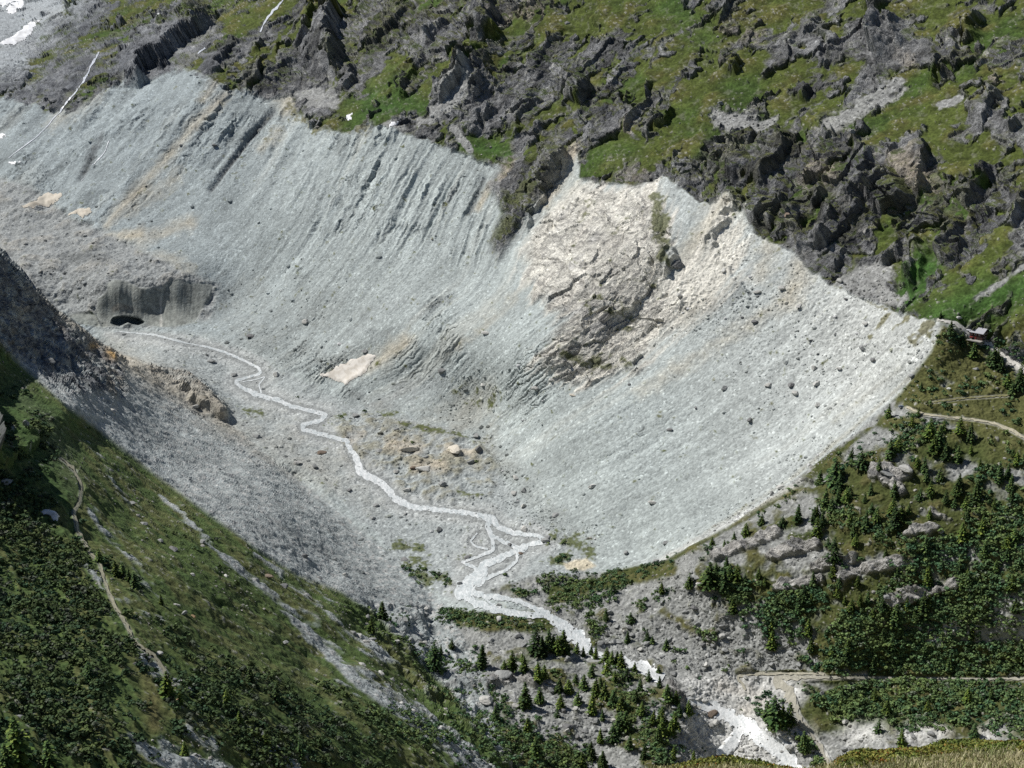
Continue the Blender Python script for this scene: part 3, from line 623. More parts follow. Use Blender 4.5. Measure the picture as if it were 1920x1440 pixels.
gn = mixc(gn, (.085, .12, .055), ink([(90,790,140,900,22,.9),(30,740,110,800,16,.8),(140,900,150,960,10,.5)]) * 0.9)
gn = mixc(gn, (.17, .155, .065), ink([(285,1310,290,1360,16,.9),(150,960,180,1040,8,.5),(270,1260,285,1320,10,.5)], .2) * 0.9)
gn = gn * (.86 + .2 * nC + .1 * nB)[..., None]
gn = mixc(gn, (.30, .295, .275), sstep(0.62, 0.9, nC + 0.35 * nA + 0.25 * gN) * 0.7)
nearc = nearc * (1 - g_near[..., None]) + gn * g_near[..., None]
nearc = mixc(nearc, (.23, .21, .18), rib * sstep(-.2, .5, nB) * 0.8)
nearc = mixc(nearc, (.50, .33, .15), ink([(203,663,210,672,6,1),(172,645,178,650,4,1)], .2))
nearc = mixc(nearc, (.10, .105, .11), sstep(.3, .6, butt + .15 * nA) * .9)
C = C * (1 - m_near[..., None]) + nearc * m_near[..., None]
C = mixc(C, (.47, .455, .415), sstep(3.0, 0.5, d_trk) * 0.5)
C = np.clip(C * (1 + 0.10 * nC + 0.06 * nB)[..., None], 0.012, 0.75)
leafy = np.clip(grass_up + ledge + g_low * m_low * (1 - m_slab) + g_near * m_near + f_gr + oveg, 0, 1)
stony = np.clip(1 - leafy - 0.6 * m_ice, 0, 1)
crisp = np.clip(rk + 0.45 * m_out + m_slab + m_dr, 0, 1)

# ------------------------------------------------------------------ materials
def mat_new(name, rough=0.9):
    m = bpy.data.materials.new(name); m.use_nodes = True
    nt = m.node_tree
    b = nt.nodes['Principled BSDF']
    b.inputs['Roughness'].default_value = rough
    b.inputs['Specular IOR Level'].default_value = 0.15
    return m, nt, b
def node(nt, t, **kw):
    n = nt.nodes.new(t)
    for k, v in kw.items(): setattr(n, k, v)
    return n
def math_(nt, op, a, b=None, c=None):
    n = node(nt, 'ShaderNodeMath', operation=op)
    for i, v in enumerate((a, b, c)):
        if v is None: continue
        if isinstance(v, (int, float)): n.inputs[i].default_value = v
        else: nt.links.new(v, n.inputs[i])
    return n.outputs[0]

def terrain_material():
    m, nt, b = mat_new('ground_cover', 0.95)
    col = node(nt, 'ShaderNodeAttribute', attribute_name='Col')
    mix = node(nt, 'ShaderNodeAttribute', attribute_name='Mix')
    sep = node(nt, 'ShaderNodeSeparateColor'); nt.links.new(mix.outputs['Color'], sep.inputs[0])
    leaf, stone, crisp_ = sep.outputs[0], sep.outputs[1], sep.outputs[2]
    geo = node(nt, 'ShaderNodeNewGeometry')
    def vor(scale, feature='F1'):
        v = node(nt, 'ShaderNodeTexVoronoi', feature=feature); v.inputs['Scale'].default_value = scale
        nt.links.new(geo.outputs['Position'], v.inputs['Vector']); return v
    v1, v2 = vor(0.62), vor(0.23)
    s1 = node(nt, 'ShaderNodeSeparateColor'); nt.links.new(v1.outputs['Color'], s1.inputs[0])
    s2 = node(nt, 'ShaderNodeSeparateColor'); nt.links.new(v2.outputs['Color'], s2.inputs[0])
    nz = node(nt, 'ShaderNodeTexNoise'); nz.inputs['Scale'].default_value = 0.55; nz.inputs['Detail'].default_value = 5; nz.inputs['Roughness'].default_value = 0.65
    nt.links.new(geo.outputs['Position'], nz.inputs['Vector'])
    nzc = math_(nt, 'SUBTRACT', nz.outputs['Fac'], 0.5)
    st_ = node(nt, 'ShaderNodeAttribute', attribute_name='Strata')
    def strata(sx, sy, detail, rough=0.6):
        vm_ = node(nt, 'ShaderNodeVectorMath', operation='MULTIPLY'); nt.links.new(st_.outputs['Color'], vm_.inputs[0]); vm_.inputs[1].default_value = (100 / sx, 100 / sy, 30)
        n_ = node(nt, 'ShaderNodeTexNoise'); n_.inputs['Scale'].default_value = 1.0; n_.inputs['Detail'].default_value = detail; n_.inputs['Roughness'].default_value = rough
        nt.links.new(vm_.outputs[0], n_.inputs['Vector']); return math_(nt, 'SUBTRACT', n_.outputs['Fac'], 0.5)
    sA = strata(3.2, 9.0, 6, 0.68)        # shards in the cliffs
    sB = strata(1.6, 26.0, 4, 0.6)        # streaks in the scree
    # stones: each cell its own tone, a few much paler
    tone = math_(nt, 'MULTIPLY', math_(nt, 'SUBTRACT', s1.outputs[0], 0.5), 0.36)
    tone = math_(nt, 'ADD', tone, math_(nt, 'MULTIPLY', math_(nt, 'SUBTRACT', s2.outputs[0], 0.5), 0.12))
    tone = math_(nt, 'ADD', tone, math_(nt, 'MULTIPLY', math_(nt, 'GREATER_THAN', s1.outputs[1], 0.955), 0.42))
    tone = math_(nt, 'ADD', tone, math_(nt, 'MULTIPLY', sB, math_(nt, 'MULTIPLY_ADD', crisp_, -0.70, 0.70)))
    tone = math_(nt, 'MULTIPLY', tone, stone)
    tone = math_(nt, 'ADD', tone, math_(nt, 'MULTIPLY', nzc, math_(nt, 'MULTIPLY_ADD', leaf, 1.7, 0.5)))
    n3 = node(nt, 'ShaderNodeTexNoise'); n3.inputs['Scale'].default_value = 0.26; n3.inputs['Detail'].default_value = 7; n3.inputs['Roughness'].default_value = 0.72
    nt.links.new(geo.outputs['Position'], n3.inputs['Vector'])
    n3c = math_(nt, 'SUBTRACT', n3.outputs['Fac'], 0.5)
    tone = math_(nt, 'ADD', tone, math_(nt, 'MULTIPLY', math_(nt, 'ADD', math_(nt, 'MULTIPLY', sA, 2.3), math_(nt, 'MULTIPLY', n3c, 0.8)), crisp_))
    fac = math_(nt, 'MAXIMUM', math_(nt, 'ADD', tone, 1.0), 0.15)
    vm = node(nt, 'ShaderNodeVectorMath', operation='SCALE'); nt.links.new(col.outputs['Color'], vm.inputs[0]); nt.links.new(fac, vm.inputs['Scale'])
    nt.links.new(vm.outputs[0], b.inputs['Base Color'])
    h = math_(nt, 'MULTIPLY', v1.outputs['Distance'], math_(nt, 'MULTIPLY_ADD', stone, -0.22, -0.15))
    h = math_(nt, 'ADD', h, math_(nt, 'MULTIPLY', nz.outputs['Fac'], math_(nt, 'MULTIPLY_ADD', crisp_, 1.9, 0.45)))
    h = math_(nt, 'ADD', h, math_(nt, 'MULTIPLY', math_(nt, 'ADD', math_(nt, 'MULTIPLY', sA, 5.0), math_(nt, 'MULTIPLY', n3.outputs['Fac'], 1.2)), crisp_))
    bump = node(nt, 'ShaderNodeBump'); bump.inputs['Strength'].default_value = 0.75; bump.inputs['Distance'].default_value = 1.0
    nt.links.new(h, bump.inputs['Height']); nt.links.new(bump.outputs[0], b.inputs['Normal'])
    return m
M_GROUND = terrain_material()

# ------------------------------------------------------------------ meshes from arrays
def mesh_from(name, co, faces, mat, cols=None, mixv=None, parent=None, uvs=None, smooth=False):
    """faces: (n, k) int array"""
    me = bpy.data.meshes.new(name)
    co = np.ascontiguousarray(co, f32); faces = np.ascontiguousarray(faces, np.int32)
    n, k = faces.shape
    me.vertices.add(len(co)); me.vertices.foreach_set('co', co.ravel())
    me.loops.add(n * k); me.loops.foreach_set('vertex_index', faces.ravel())
    me.polygons.add(n); me.polygons.foreach_set('loop_start', np.arange(0, n * k, k, dtype=np.int32)); me.polygons.foreach_set('loop_total', np.full(n, k, np.int32))
    if smooth: me.polygons.foreach_set('use_smooth', np.ones(n, bool))
    else: me.polygons.foreach_set('use_smooth', np.zeros(n, bool))
    for nm, arr in (('Col', cols), ('Mix', mixv), ('Strata', uvs)):
        if arr is not None:
            a = me.color_attributes.new(nm, 'FLOAT_COLOR', 'POINT')
            full = np.ones((len(co), 4), f32); full[:, :3] = arr
            a.data.foreach_set('color', full.ravel())
    me.update(); me.validate(clean_customdata=False)
    if mat: me.materials.append(mat)
    o = bpy.data.objects.new(name, me); COL.objects.link(o)
    if parent: o.parent = parent
    return o
def tag(o, label=None, cat=None, group=None, kind=None):
    if label: o['label'] = label
    if cat: o['category'] = cat
    if group: o['group'] = group
    if kind: o['kind'] = kind
    return o

ids = np.full(X.shape, 1, np.int8)                   # moraine
ids[m_floor > 0.5] = 2
ids[m_gl > 0.5] = 3
ids[m_ice > 0.5] = 3
ids[m_low > 0.5] = 4
ids[m_up > 0.5] = 0
ids[m_near > 0.5] = 5
vi = np.arange(NX * NY, dtype=np.int32).reshape(NY, NX)
quads = np.stack([vi[:-1, :-1], vi[1:, :-1], vi[1:, 1:], vi[:-1, 1:]], -1).reshape(-1, 4)
qid = ids[:-1, :-1].reshape(-1)
flatco = XYZ.reshape(-1, 3); flatc = C.reshape(-1, 3)
flats = np.stack([(ph + 1.5 * nB) / 100, AL / 100, nA * 0.03], -1).reshape(-1, 3).astype(f32)
flatm = np.stack([leafy, stony, crisp], -1).reshape(-1, 3).astype(f32)
for k, nm in enumerate(['mountain', 'moraine_slope', 'valley_floor', 'glacier', 'boulder_slope', 'hillside']):
    q = quads[qid == k]
    used, inv = np.unique(q, return_inverse=True)
    o = mesh_from(nm, flatco[used], inv.reshape(-1, 4), M_GROUND, flatc[used], flatm[used], uvs=flats[used])
    tag(o, kind='structure')
print('terrain done')
# ------------------------------------------------------------------ camera, sun, sky
cam = bpy.data.cameras.new('camera'); cam_o = bpy.data.objects.new('camera', cam); COL.objects.link(cam_o)
cam_o.location = (0, 0, CZ); cam_o.rotation_euler = (math.radians(90) - PITCH, 0, 0)
cam.sensor_width = 36; cam.lens = 36 * FL / 1920; cam.clip_start = 0.5; cam.clip_end = 20000
scene.camera = cam_o
from mathutils import Vector, Matrix, Euler
SUN_EL, SUN_AZ = math.radians(50), math.radians(-70)     # azimuth from +Y, negative = left
sv = Vector((math.sin(SUN_AZ) * math.cos(SUN_EL), math.cos(SUN_AZ) * math.cos(SUN_EL), math.sin(SUN_EL)))
sun = bpy.data.lights.new('sun', 'SUN'); sun.energy = 4.9; sun.angle = math.radians(0.5); sun.color = (1.0, 0.97, 0.915)
sun_o = bpy.data.objects.new('sun', sun); COL.objects.link(sun_o)
sun_o.rotation_euler = sv.to_track_quat('Z', 'Y').to_euler(); sun_o.location = sv * 3000
wd = bpy.data.worlds.new('World'); scene.world = wd; wd.use_nodes = True
wn = wd.node_tree
sky = wn.nodes.new('ShaderNodeTexSky'); sky.sky_type = 'NISHITA'; sky.sun_disc = False
sky.sun_elevation = SUN_EL; sky.sun_rotation = SUN_AZ; sky.altitude = 2400; sky.air_density = 1.0; sky.dust_density = 0.6
wn.links.new(sky.outputs[0], wn.nodes['Background'].inputs[0]); wn.nodes['Background'].inputs[1].default_value = 0.06
scene.view_settings.view_transform = 'Standard'; scene.view_settings.look = 'None'; scene.view_settings.exposure = 0
scene.cycles.max_bounces = 4; scene.cycles.diffuse_bounces = 2
scene.cycles.use_denoising = False
# ------------------------------------------------------------------ draped sheets: water, tracks, snow
def attr_material(name, rough=0.9, spec=0.15, noise=0.25, nscale=1.5, bump=0.0, tint=0.0):
    m, nt, b = mat_new(name, rough)
    b.inputs['Specular IOR Level'].default_value = spec
    col = node(nt, 'ShaderNodeAttribute', attribute_name='Col')
    nz = node(nt, 'ShaderNodeTexNoise'); nz.inputs['Scale'].default_value = nscale; nz.inputs['Detail'].default_value = 4
    geo = node(nt, 'ShaderNodeNewGeometry'); nt.links.new(geo.outputs['Position'], nz.inputs['Vector'])
    f = math_(nt, 'MULTIPLY_ADD', math_(nt, 'SUBTRACT', nz.outputs['Fac'], 0.5), noise * 2, 1.0)
    if tint:
        oi = node(nt, 'ShaderNodeObjectInfo')
        f = math_(nt, 'MULTIPLY', f, math_(nt, 'MULTIPLY_ADD', math_(nt, 'SUBTRACT', oi.outputs['Random'], 0.5), tint, 1.0))
    vm = node(nt, 'ShaderNodeVectorMath', operation='SCALE'); nt.links.new(col.outputs['Color'], vm.inputs[0]); nt.links.new(f, vm.inputs['Scale'])
    nt.links.new(vm.outputs[0], b.inputs['Base Color'])
    if bump:
        bp = node(nt, 'ShaderNodeBump'); bp.inputs['Strength'].default_value = bump; bp.inputs['Distance'].default_value = 0.4
        nt.links.new(nz.outputs['Fac'], bp.inputs['Height']); nt.links.new(bp.outputs[0], b.inputs['Normal'])
    return m
M_WATER = attr_material('milky_water', 0.35, 0.4, 0.22, 0.9, 0.5)
M_TRACK = attr_material('gravel_track', 0.95, 0.1, 0.25, 1.2)
M_SNOW = attr_material('old_snow', 0.7, 0.2, 0.18, 0.35, 0.3)
M_ROCK = attr_material('rock', 0.92, 0.15, 0.32, 0.9, 0.5, 0.35)
M_LEAF = attr_material('foliage', 0.75, 0.15, 0.3, 0.8, 0.0, 0.0)
M_NEEDLE = attr_material('needles', 0.75, 0.15, 0.35, 1.2, 0.0, 0.75)
M_BARK = attr_material('bark', 0.9, 0.1, 0.3, 3.0)

def ribbon(L, lift, colf, seg=2.0, cross=6, jit=0.18, seed=0):
    """a draped strip along bearings; returns verts, faces, colours"""
    r = np.random.default_rng(100 + seed)
    p = np.array(L, float)
    d = np.concatenate([[0], np.cumsum(np.hypot(*(p[1:, :2] - p[:-1, :2]).T))])
    n = max(3, int(d[-1] / seg))
    t = np.linspace(0, d[-1], n)
    # round the corners
    pts = np.stack([np.interp(t, d, p[:, k]) for k in range(3)], 1)
    for _ in range(4):
        pts[1:-1] = (pts[:-2] + 2 * pts[1:-1] + pts[2:]) / 4
    tan = np.gradient(pts[:, :2], axis=0); tan /= np.linalg.norm(tan, axis=1, keepdims=True) + 1e-9
    nor = np.stack([-tan[:, 1], tan[:, 0]], 1)
    j1 = np.interp(t, np.arange(0, d[-1] + 9, 7.0), r.normal(size=len(np.arange(0, d[-1] + 9, 7.0)))) * jit
    j2 = np.interp(t, np.arange(0, d[-1] + 9, 4.0), r.normal(size=len(np.arange(0, d[-1] + 9, 4.0)))) * jit
    s = np.linspace(-0.5, 0.5, cross)
    off = s[None] * pts[:, 2:3] * (1 + np.where(s[None] < 0, j1[:, None], j2[:, None]))
    qx = pts[:, 0:1] + nor[:, 0:1] * off; qy = pts[:, 1:2] + nor[:, 1:2] * off
    P = ground(qx.ravel(), qy.ravel()); N = sample(NB, qx.ravel(), qy.ravel())
    P = P + N * lift
    P[:, 2] += lift * 0.4
    i = np.arange(n * cross).reshape(n, cross)
    F = np.stack([i[:-1, :-1], i[1:, :-1], i[1:, 1:], i[:-1, 1:]], -1).reshape(-1, 4)
    return P, F, colf(qx.ravel(), qy.ravel(), P, r)
def join_parts(parts):
    co, fa, cl, k = [], [], [], 0
    for P, F, c in parts:
        co.append(P); fa.append(F + k); cl.append(c); k += len(P)
    return np.concatenate(co), np.concatenate(fa), np.concatenate(cl)
def water_col(qx, qy, P, r):
    foam = np.clip(0.10 + 0.55 * sstep(1150, 1250, qy) + 0.35 * sstep(820, 880, qy) * sstep(960, 930, qy) + 0.5 * perlin3(P[:, 0] / 2.0, P[:, 1] / 5, P[:, 2] / 2.0) + 0.5 * perlin3(P[:, 0] / .8, P[:, 1] / 1.6, P[:, 2] / .8) + 0.22, 0, 1)
    a = rgb(.44, .48, .49) * (1 - foam[:, None]) + rgb(.76, .775, .775) * foam[:, None]
    return a * (1 + 0.10 * r.normal(size=len(qx)))[:, None].clip(.6, 1.2)
parts = []
for i, L in enumerate(RIVER):
    P, F, c = ribbon([(a, b, w * (1.6 if b > 1270 else (1.3 if b > 1150 else (0.62 if b < 720 else (0.85 if b < 950 else 1.0))))) for a, b, w in L], 0.13 + 0.02 * i, water_col, seg=1.6, cross=13, seed=i)
    e = np.abs((np.arange(len(P)) % 13) - 6) / 6.0
    hole = perlin3(P[:, 0] / 1.7, P[:, 1] / 2.4, P[:, 2] / 1.7) + 0.6 * perlin3(P[:, 0] / .8, P[:, 1] / 1.1, P[:, 2] / .8)
    gone = hole > 0.86 - 0.55 * e ** 1.5
    F = F[gone[F].sum(1) < 2]
    parts.append((P, F, c))
tag(mesh_from('river', *join_parts(parts)[:2], M_WATER, join_parts(parts)[2], smooth=True), kind='structure')
def track_col(c):
    def f(qx, qy, P, r):
        return np.asarray(c, f32) * (1 + 0.14 * r.normal(size=len(qx)))[:, None].clip(.5, 1.4)
    return f
for i, (L, nm, c) in enumerate(zip(TRACKS, ['gravel_road', 'dirt_path', 'dirt_path', 'gravel_road', 'dirt_path', 'dirt_path'],
                                   [(.58, .56, .52), (.40, .37, .28), (.19, .18, .09), (.36, .345, .29), (.38, .36, .29), (.36, .34, .25)])):
    P, F, c = ribbon(L, 0.26 + 0.02 * i, track_col(c), cross=5, jit=0.55, seed=30 + i)
    tag(mesh_from(nm, P, F, M_TRACK, c, smooth=True), kind='structure')

FALLS = [([(186,98,2.5),(180,108,4),(172,122,4),(165,135,3.5),(158,148,4),(150,160,3.5),(140,176,3),(128,192,2.6),(118,205,2.4),(100,222,2),(88,238,2),(70,256,1.8),(40,278,1.5),(16,296,1.2)], 'tall thin white waterfall running down the grey gully at upper left'),
         ([(532,0,4),(522,12,5),(512,22,5),(503,32,4.5),(496,45,3.5),(488,60,3)], 'short white cascade over the dark cliff below olive grass'),
         ([(206,262,1.6),(196,284,1.6),(186,300,1.8),(170,318,1.5),(150,336,1.3)], 'faint silvery trickle beside a dark gully on the grey moraine'),
         ([(385,92,3),(379,100,3.5),(373,106,2.5)], 'tiny pale cascade beside the large shadowed overhang')]
for i, (L, lab) in enumerate(FALLS):
    P, F, c = ribbon([(a, b, w * .75) for a, b, w in L], 0.35, lambda qx, qy, P, r: rgb(.60, .63, .68) * (1 + 0.15 * r.normal(size=len(qx)))[:, None].clip(.55, 1.15), cross=5, jit=0.5, seed=50 + i)
    tag(mesh_from('waterfall', P, F, M_WATER, c, smooth=True), lab, 'waterfall')

W_, DIRT = (.82, .83, .85), (.60, .55, .465)
SNOW = [([(-120,-40),(60,-40),(52,0),(35,11),(0,14),(-120,30)], W_, 'bright white snowfield in the top left corner'),
 ([(12,17),(18,9),(30,7),(38,3),(49,2),(44,12),(34,20),(25,28),(14,26)], W_, 'small curled snow patch just below the corner snowfield'),
 ([(-60,85),(0,79),(25,66),(50,50),(76,37),(70,50),(58,64),(42,79),(20,83),(-60,95)], W_, 'long tapering snow tongue with a dark streak at left edge'),
 ([(32,388),(52,384),(68,378),(72,370),(90,364),(115,362),(117,367),(108,376),(100,382),(80,386),(60,392),(45,390)], DIRT, 'beige dirty snow patch with scattered stones on the glacier'),
 ([(126,405),(145,398),(171,392),(174,400),(166,403),(156,411),(148,406)], DIRT, 'small triangular beige snow patch on the debris slope'),
 ([(604,707),(620,695),(640,684),(660,676),(690,664),(704,668),(694,684),(690,700),(668,712),(650,725),(643,717),(622,712)], (.68,.645,.59), 'pinkish white snow cone at the moraine foot beside the stream'),
 ([(641,219),(652,216),(660,214),(659,224),(650,223)], W_, 'tiny bright snow triangle on the grassy moraine crest'),
 ([(722,237),(735,231),(746,228),(742,233),(728,238)], W_, 'thin snow strip on the stony shelf behind the crest'),
 ([(74,955),(90,956),(104,964),(110,972),(107,977),(95,972),(84,964)], (.76,.74,.74), 'small snow remnant beside the bushes and trail at left'),
 ([(15,304),(25,302),(38,304),(36,307),(20,307)], W_, 'sliver of snow at the foot of the long waterfall'),
 ([(0,250),(8,249),(12,255),(4,259),(-20,262),(-30,255)], W_, 'small snow spot on the grey slope at left edge'),
 ([(303,40),(309,37),(313,46),(311,56),(304,54)], W_, 'ragged snow spot lodged in the dark cliff cleft')]
nS = (nB * 2.2 + nC * 1.5)
for poly, c, lab in SNOW:
    p = np.array(poly)
    r0, c0 = grid_at(p[:, 1].min() * 0 + p[:, 0].min() - 4, p[:, 1].min() - 4)
    ra = slice(max(0, int(np.interp(p[:, 1].min() - 5, gy, np.arange(NY)))), int(np.interp(p[:, 1].max() + 5, gy, np.arange(NY))) + 2)
    ca = slice(max(0, int(np.interp(p[:, 0].min() - 5, gx, np.arange(NX)))), int(np.interp(p[:, 0].max() + 5, gx, np.arange(NX))) + 2)
    sd = poly_sd(poly)(PX[ra, ca].astype(float), PY[ra, ca].astype(float)) + nS[ra, ca] * 1.3
    Pp = blur(XYZ[ra, ca], 2) + NB[ra, ca] * (np.clip(-sd / 4, -0.3, 1)[..., None] * 0.9 + 0.25).astype(f32)
    vv = np.arange(sd.size).reshape(sd.shape)
    q = np.stack([vv[:-1, :-1], vv[1:, :-1], vv[1:, 1:], vv[:-1, 1:]], -1).reshape(-1, 4)
    keep = (sd.ravel()[q] < 0.3).sum(1) >= 3
    u, inv = np.unique(q[keep], return_inverse=True)
    if len(u) < 4: continue
    grit = sstep(0.1, 0.8, nB[ra, ca].ravel()[u] + nC[ra, ca].ravel()[u] + 0.3)[:, None] * (0.35 if c is not W_ else 0.12)
    cc = np.asarray(c, f32) * (1 - grit) + rgb(.42, .36, .28) * grit
    cc = cc * (1 - 0.22 * np.clip(nA[ra, ca].ravel()[u] + nB[ra, ca].ravel()[u], 0, 1))[:, None]
    tag(mesh_from('snow_patch', Pp.reshape(-1, 3)[u], inv.reshape(-1, 4), M_SNOW, cc, smooth=True), lab, 'snow patch')

# ------------------------------------------------------------------ rocks
from mathutils import noise as mnoise
def ico(sub):
    import bmesh
    bm = bmesh.new(); bmesh.ops.create_icosphere(bm, subdivisions=sub, radius=1)
    v = np.array([x.co[:] for x in bm.verts], f32); f = np.array([[y.index for y in x.verts] for x in bm.faces], np.int32)
    bm.free(); return v, f
def rock_shape(seed, sub, cuts=7):
    r = np.random.default_rng(seed)
    v, f = ico(sub)
    v = v * (1 + 0.16 * perlin3(v[:, 0] * 1.3 + seed, v[:, 1] * 1.3, v[:, 2] * 1.3))[:, None]
    for _ in range(cuts):                       # plane off angular faces
        n = r.normal(size=3); n /= np.linalg.norm(n); h = r.uniform(0.45, 0.8)
        d = v @ n - h
        v = v - np.maximum(d, 0)[:, None] * n * 0.92
    if sub > 1: v = v + 0.05 * np.stack([perlin3(v[:, 0] * 4 + k * 9, v[:, 1] * 4, v[:, 2] * 4 + seed) for k in range(3)], 1)
    v *= np.array([r.uniform(0.8, 1.25), r.uniform(0.8, 1.2), r.uniform(0.5, 0.85)])
    return v.astype(f32), f
ROCK_S = [rock_shape(200 + i, 1, 5) for i in range(10)]
ROCK_L = [rock_shape(300 + i, 3, 9) for i in range(8)]
def rotz(a):
    c, s = np.cos(a), np.sin(a); o = np.zeros_like(a); e = np.ones_like(a)
    return np.stack([np.stack([c, -s, o], -1), np.stack([s, c, o], -1), np.stack([o, o, e], -1)], -2)

ROCKD = [(930,880,1000,960,40,.9),(860,800,940,830,30,.6),(1000,960,1100,1010,30,.8),(960,1000,1060,990,20,.6),(700,960,880,1000,40,.35),(600,1000,760,1060,30,.3),(640,820,700,860,30,.5),(700,800,880,930,60,.6),
 (420,800,640,900,40,.5),(250,680,420,770,30,.6),(250,640,480,690,40,.4),(480,620,640,700,40,.4),(860,740,1000,720,50,.45),(600,560,480,640,40,.3),(460,560,560,560,40,.25),(60,400,300,480,60,.35),(100,520,180,580,40,.4),
 (1000,1170,1300,1240,70,.9),(1300,1200,1500,1240,40,.95),(700,1180,1000,1250,50,.8),(620,1130,760,1320,30,.9),(760,1300,900,1440,40,1),(900,1260,1250,1420,90,.8),(1250,1080,1350,1150,50,.8),(1300,1000,1500,900,20,.8),
 (1480,880,1600,840,30,.8),(1560,860,1640,840,24,.9),(1330,1330,1420,1420,40,1),(1290,1300,1330,1340,14,.9),(1480,1380,1530,1430,20,.8),(1590,1370,1760,1380,22,.9),(1850,1370,1890,1350,18,.8),(1740,1210,1810,1155,9,.8),
 (1370,460,1500,560,60,.28),(1450,560,1700,680,60,.32),(1500,640,1640,780,50,.4),(1400,700,1560,800,60,.25),(1300,600,1420,560,40,.5),(1600,540,1690,560,24,.9),(1570,230,1680,170,20,.8),(1350,225,1440,235,24,.6),(1900,600,1930,560,12,.6),
 (500,1060,640,1170,26,.5),(200,900,460,1130,26,.7),(260,1230,360,1300,20,.8),(300,1400,420,1440,34,.9),(170,1070,300,1180,18,.7),(480,1400,560,1440,18,.7),(0,640,200,740,30,.5),(560,1040,700,1110,12,.7),(470,1020,540,1060,10,.3),
 (300,130,640,230,20,.2),(800,230,880,190,20,.6),(1640,880,1740,940,30,.3),(1500,1010,1660,1100,40,.5),(840,480,900,300,40,.2),(1700,690,1850,740,40,.2)]
def dens_at(lst, px, py):
    return strokes(lst)(px, py)
K = 250000
rx = rng.uniform(-60, 1980, K); ry = rng.uniform(0, 1460, K)
dn = dens_at(ROCKD, rx, ry) * 0.9 + 0.035
dn *= 0.55 + 0.9 * np.clip(sample(nA, rx, ry) * 0.9 + sample(nB, rx, ry) * 0.6 + 0.35, 0, 1.2)
dn = np.where(sample(d_riv, rx, ry) < 1, np.where(ry > 820, np.maximum(dn * 0.5, .22), 0.06), dn)
dn = np.where(sample(d_trk, rx, ry) < 2, 0, dn)
dn = np.where(sample(leafy, rx, ry) > 0.5, dn * 0.35, dn)
dn = np.where(sample(m_ice, rx, ry) > 0.3, 0, dn)
keep = rng.uniform(0, 1, K) < dn * 0.55
rx, ry = rx[keep], ry[keep]
RP = ground(rx, ry)
small = dens_at(ROCKD, rx, ry)
rs = 0.34 * (1 - rng.uniform(0, 1, len(rx))) ** (-0.42)          # radius in metres, long tail
rs = np.minimum(rs * (0.9 + 0.85 * small), 2.6) * np.clip(RP[:, 1] / 950, 0.55, 1.35)
RC = sample(C, rx, ry)
base = np.where((sample(leafy, rx, ry) > 0.4)[:, None], rgb(.32, .31, .285), RC)
rcol = base * rng.normal(1.02, 0.28, len(rx)).clip(0.4, 1.75)[:, None]
white = rng.uniform(0, 1, len(rx)) < 0.10
rcol = np.where(white[:, None], np.minimum(rcol * 1.5, 0.62), rcol).astype(f32)
rcol = np.clip(rcol, .09, .62)
app = rs / RP[:, 1]                                              # apparent size
order = np.argsort(-app)
inside = (rx[order] > 8) & (rx[order] < 1912) & (ry[order] > 8) & (ry[order] < 1425)
big_idx = order[inside][:215]
mask_stuff = np.ones(len(rx), bool); mask_stuff[big_idx] = False
co, fa, cl, k = [], [], [], 0
pick = rng.integers(0, len(ROCK_S), len(rx)); ang = rng.uniform(0, 6.28, len(rx))
for t, (v, f) in enumerate(ROCK_S):
    ii = np.where((pick == t) & mask_stuff)[0]
    if not len(ii): continue
    R = rotz(ang[ii])
    P = np.einsum('nij,vj->nvi', R, v) * rs[ii][:, None, None] + (RP[ii] - np.array([0, 0, 1]) * (rs[ii] * 0.12)[:, None])[:, None]
    F = f[None] + (np.arange(len(ii)) * len(v))[:, None, None]
    co.append(P.reshape(-1, 3)); fa.append(F.reshape(-1, 3) + k); cl.append(np.repeat(rcol[ii], len(v), 0)); k += len(ii) * len(v)
o = mesh_from('rubble', np.concatenate(co), np.concatenate(fa), M_ROCK, np.concatenate(cl))
tag(o, 'loose grey stones strewn over the moraine, talus and river bed', 'rubble', kind='stuff')
print('rocks', len(rx))

ZONES = [  # centre bearing, phrase used in labels, group phrase
 (470,630,'on the gravel flat in front of the glacier'),(120,470,'on the debris-covered glacier tongue'),(340,730,'around the brown rock knob on the left valley side'),(540,850,'on the brown gravel bank left of the stream'),
 (780,860,'on the stony island right of the upper stream'),(960,920,'in the block field at the foot of the right scree'),(820,1020,'on the gravel plain beside the braided stream'),(950,1040,'between the stream braids'),
 (900,720,'on the grassy scree foot below the pale outcrop'),(640,500,'on the gullied grey moraine wall'),(1280,780,'on the smooth pale scree of the right moraine'),(1560,620,'in the lumpy top of the white moraine near the hut'),(1400,500,'on the pale scree apex below the cliffs'),
 (1100,600,'on the cream outcrop'),(1630,560,'in the talus fan behind the moraine crest'),(1620,200,'on the mountain talus below the upper cliffs'),(1780,720,'on the meadow below the hut'),(1560,860,'in the stone field along the moraine edge'),
 (1560,1060,'among the grey slabs of the right slope'),(1400,1220,'on the talus above the gravel road'),(1370,1380,'in the lower river bed'),(1680,1375,'in the small talus above the foreground grass'),(1140,1190,'on the talus right of the rapids'),
 (900,1220,'on the bouldery hummock below the braided stream'),(1080,1330,'on the wooded knoll at bottom centre'),(820,1390,'in the stone tongue at bottom centre'),(650,1230,'in the grey stone tongue between the green slopes'),
 (560,1100,'at the grassy foot of the left slope'),(380,1020,'in the scree streak across the left slope'),(300,1250,'beside the trail on the left ridge'),(360,1420,'in the stone patch at bottom left'),(100,700,'on the dark rock spur at left'),(1780,1180,'in the stone chute through the right thicket'),(1100,150,'on the grassy mountainside at the top'),(300,300,'on the streaked grey slope at upper left'),(120,1150,'in the thicket at left'),(1200,1050,'at the foot of the right moraine'),(1850,1000,'on the bushy slope at right'),(200,1060,'beside the ridge trail at left')]
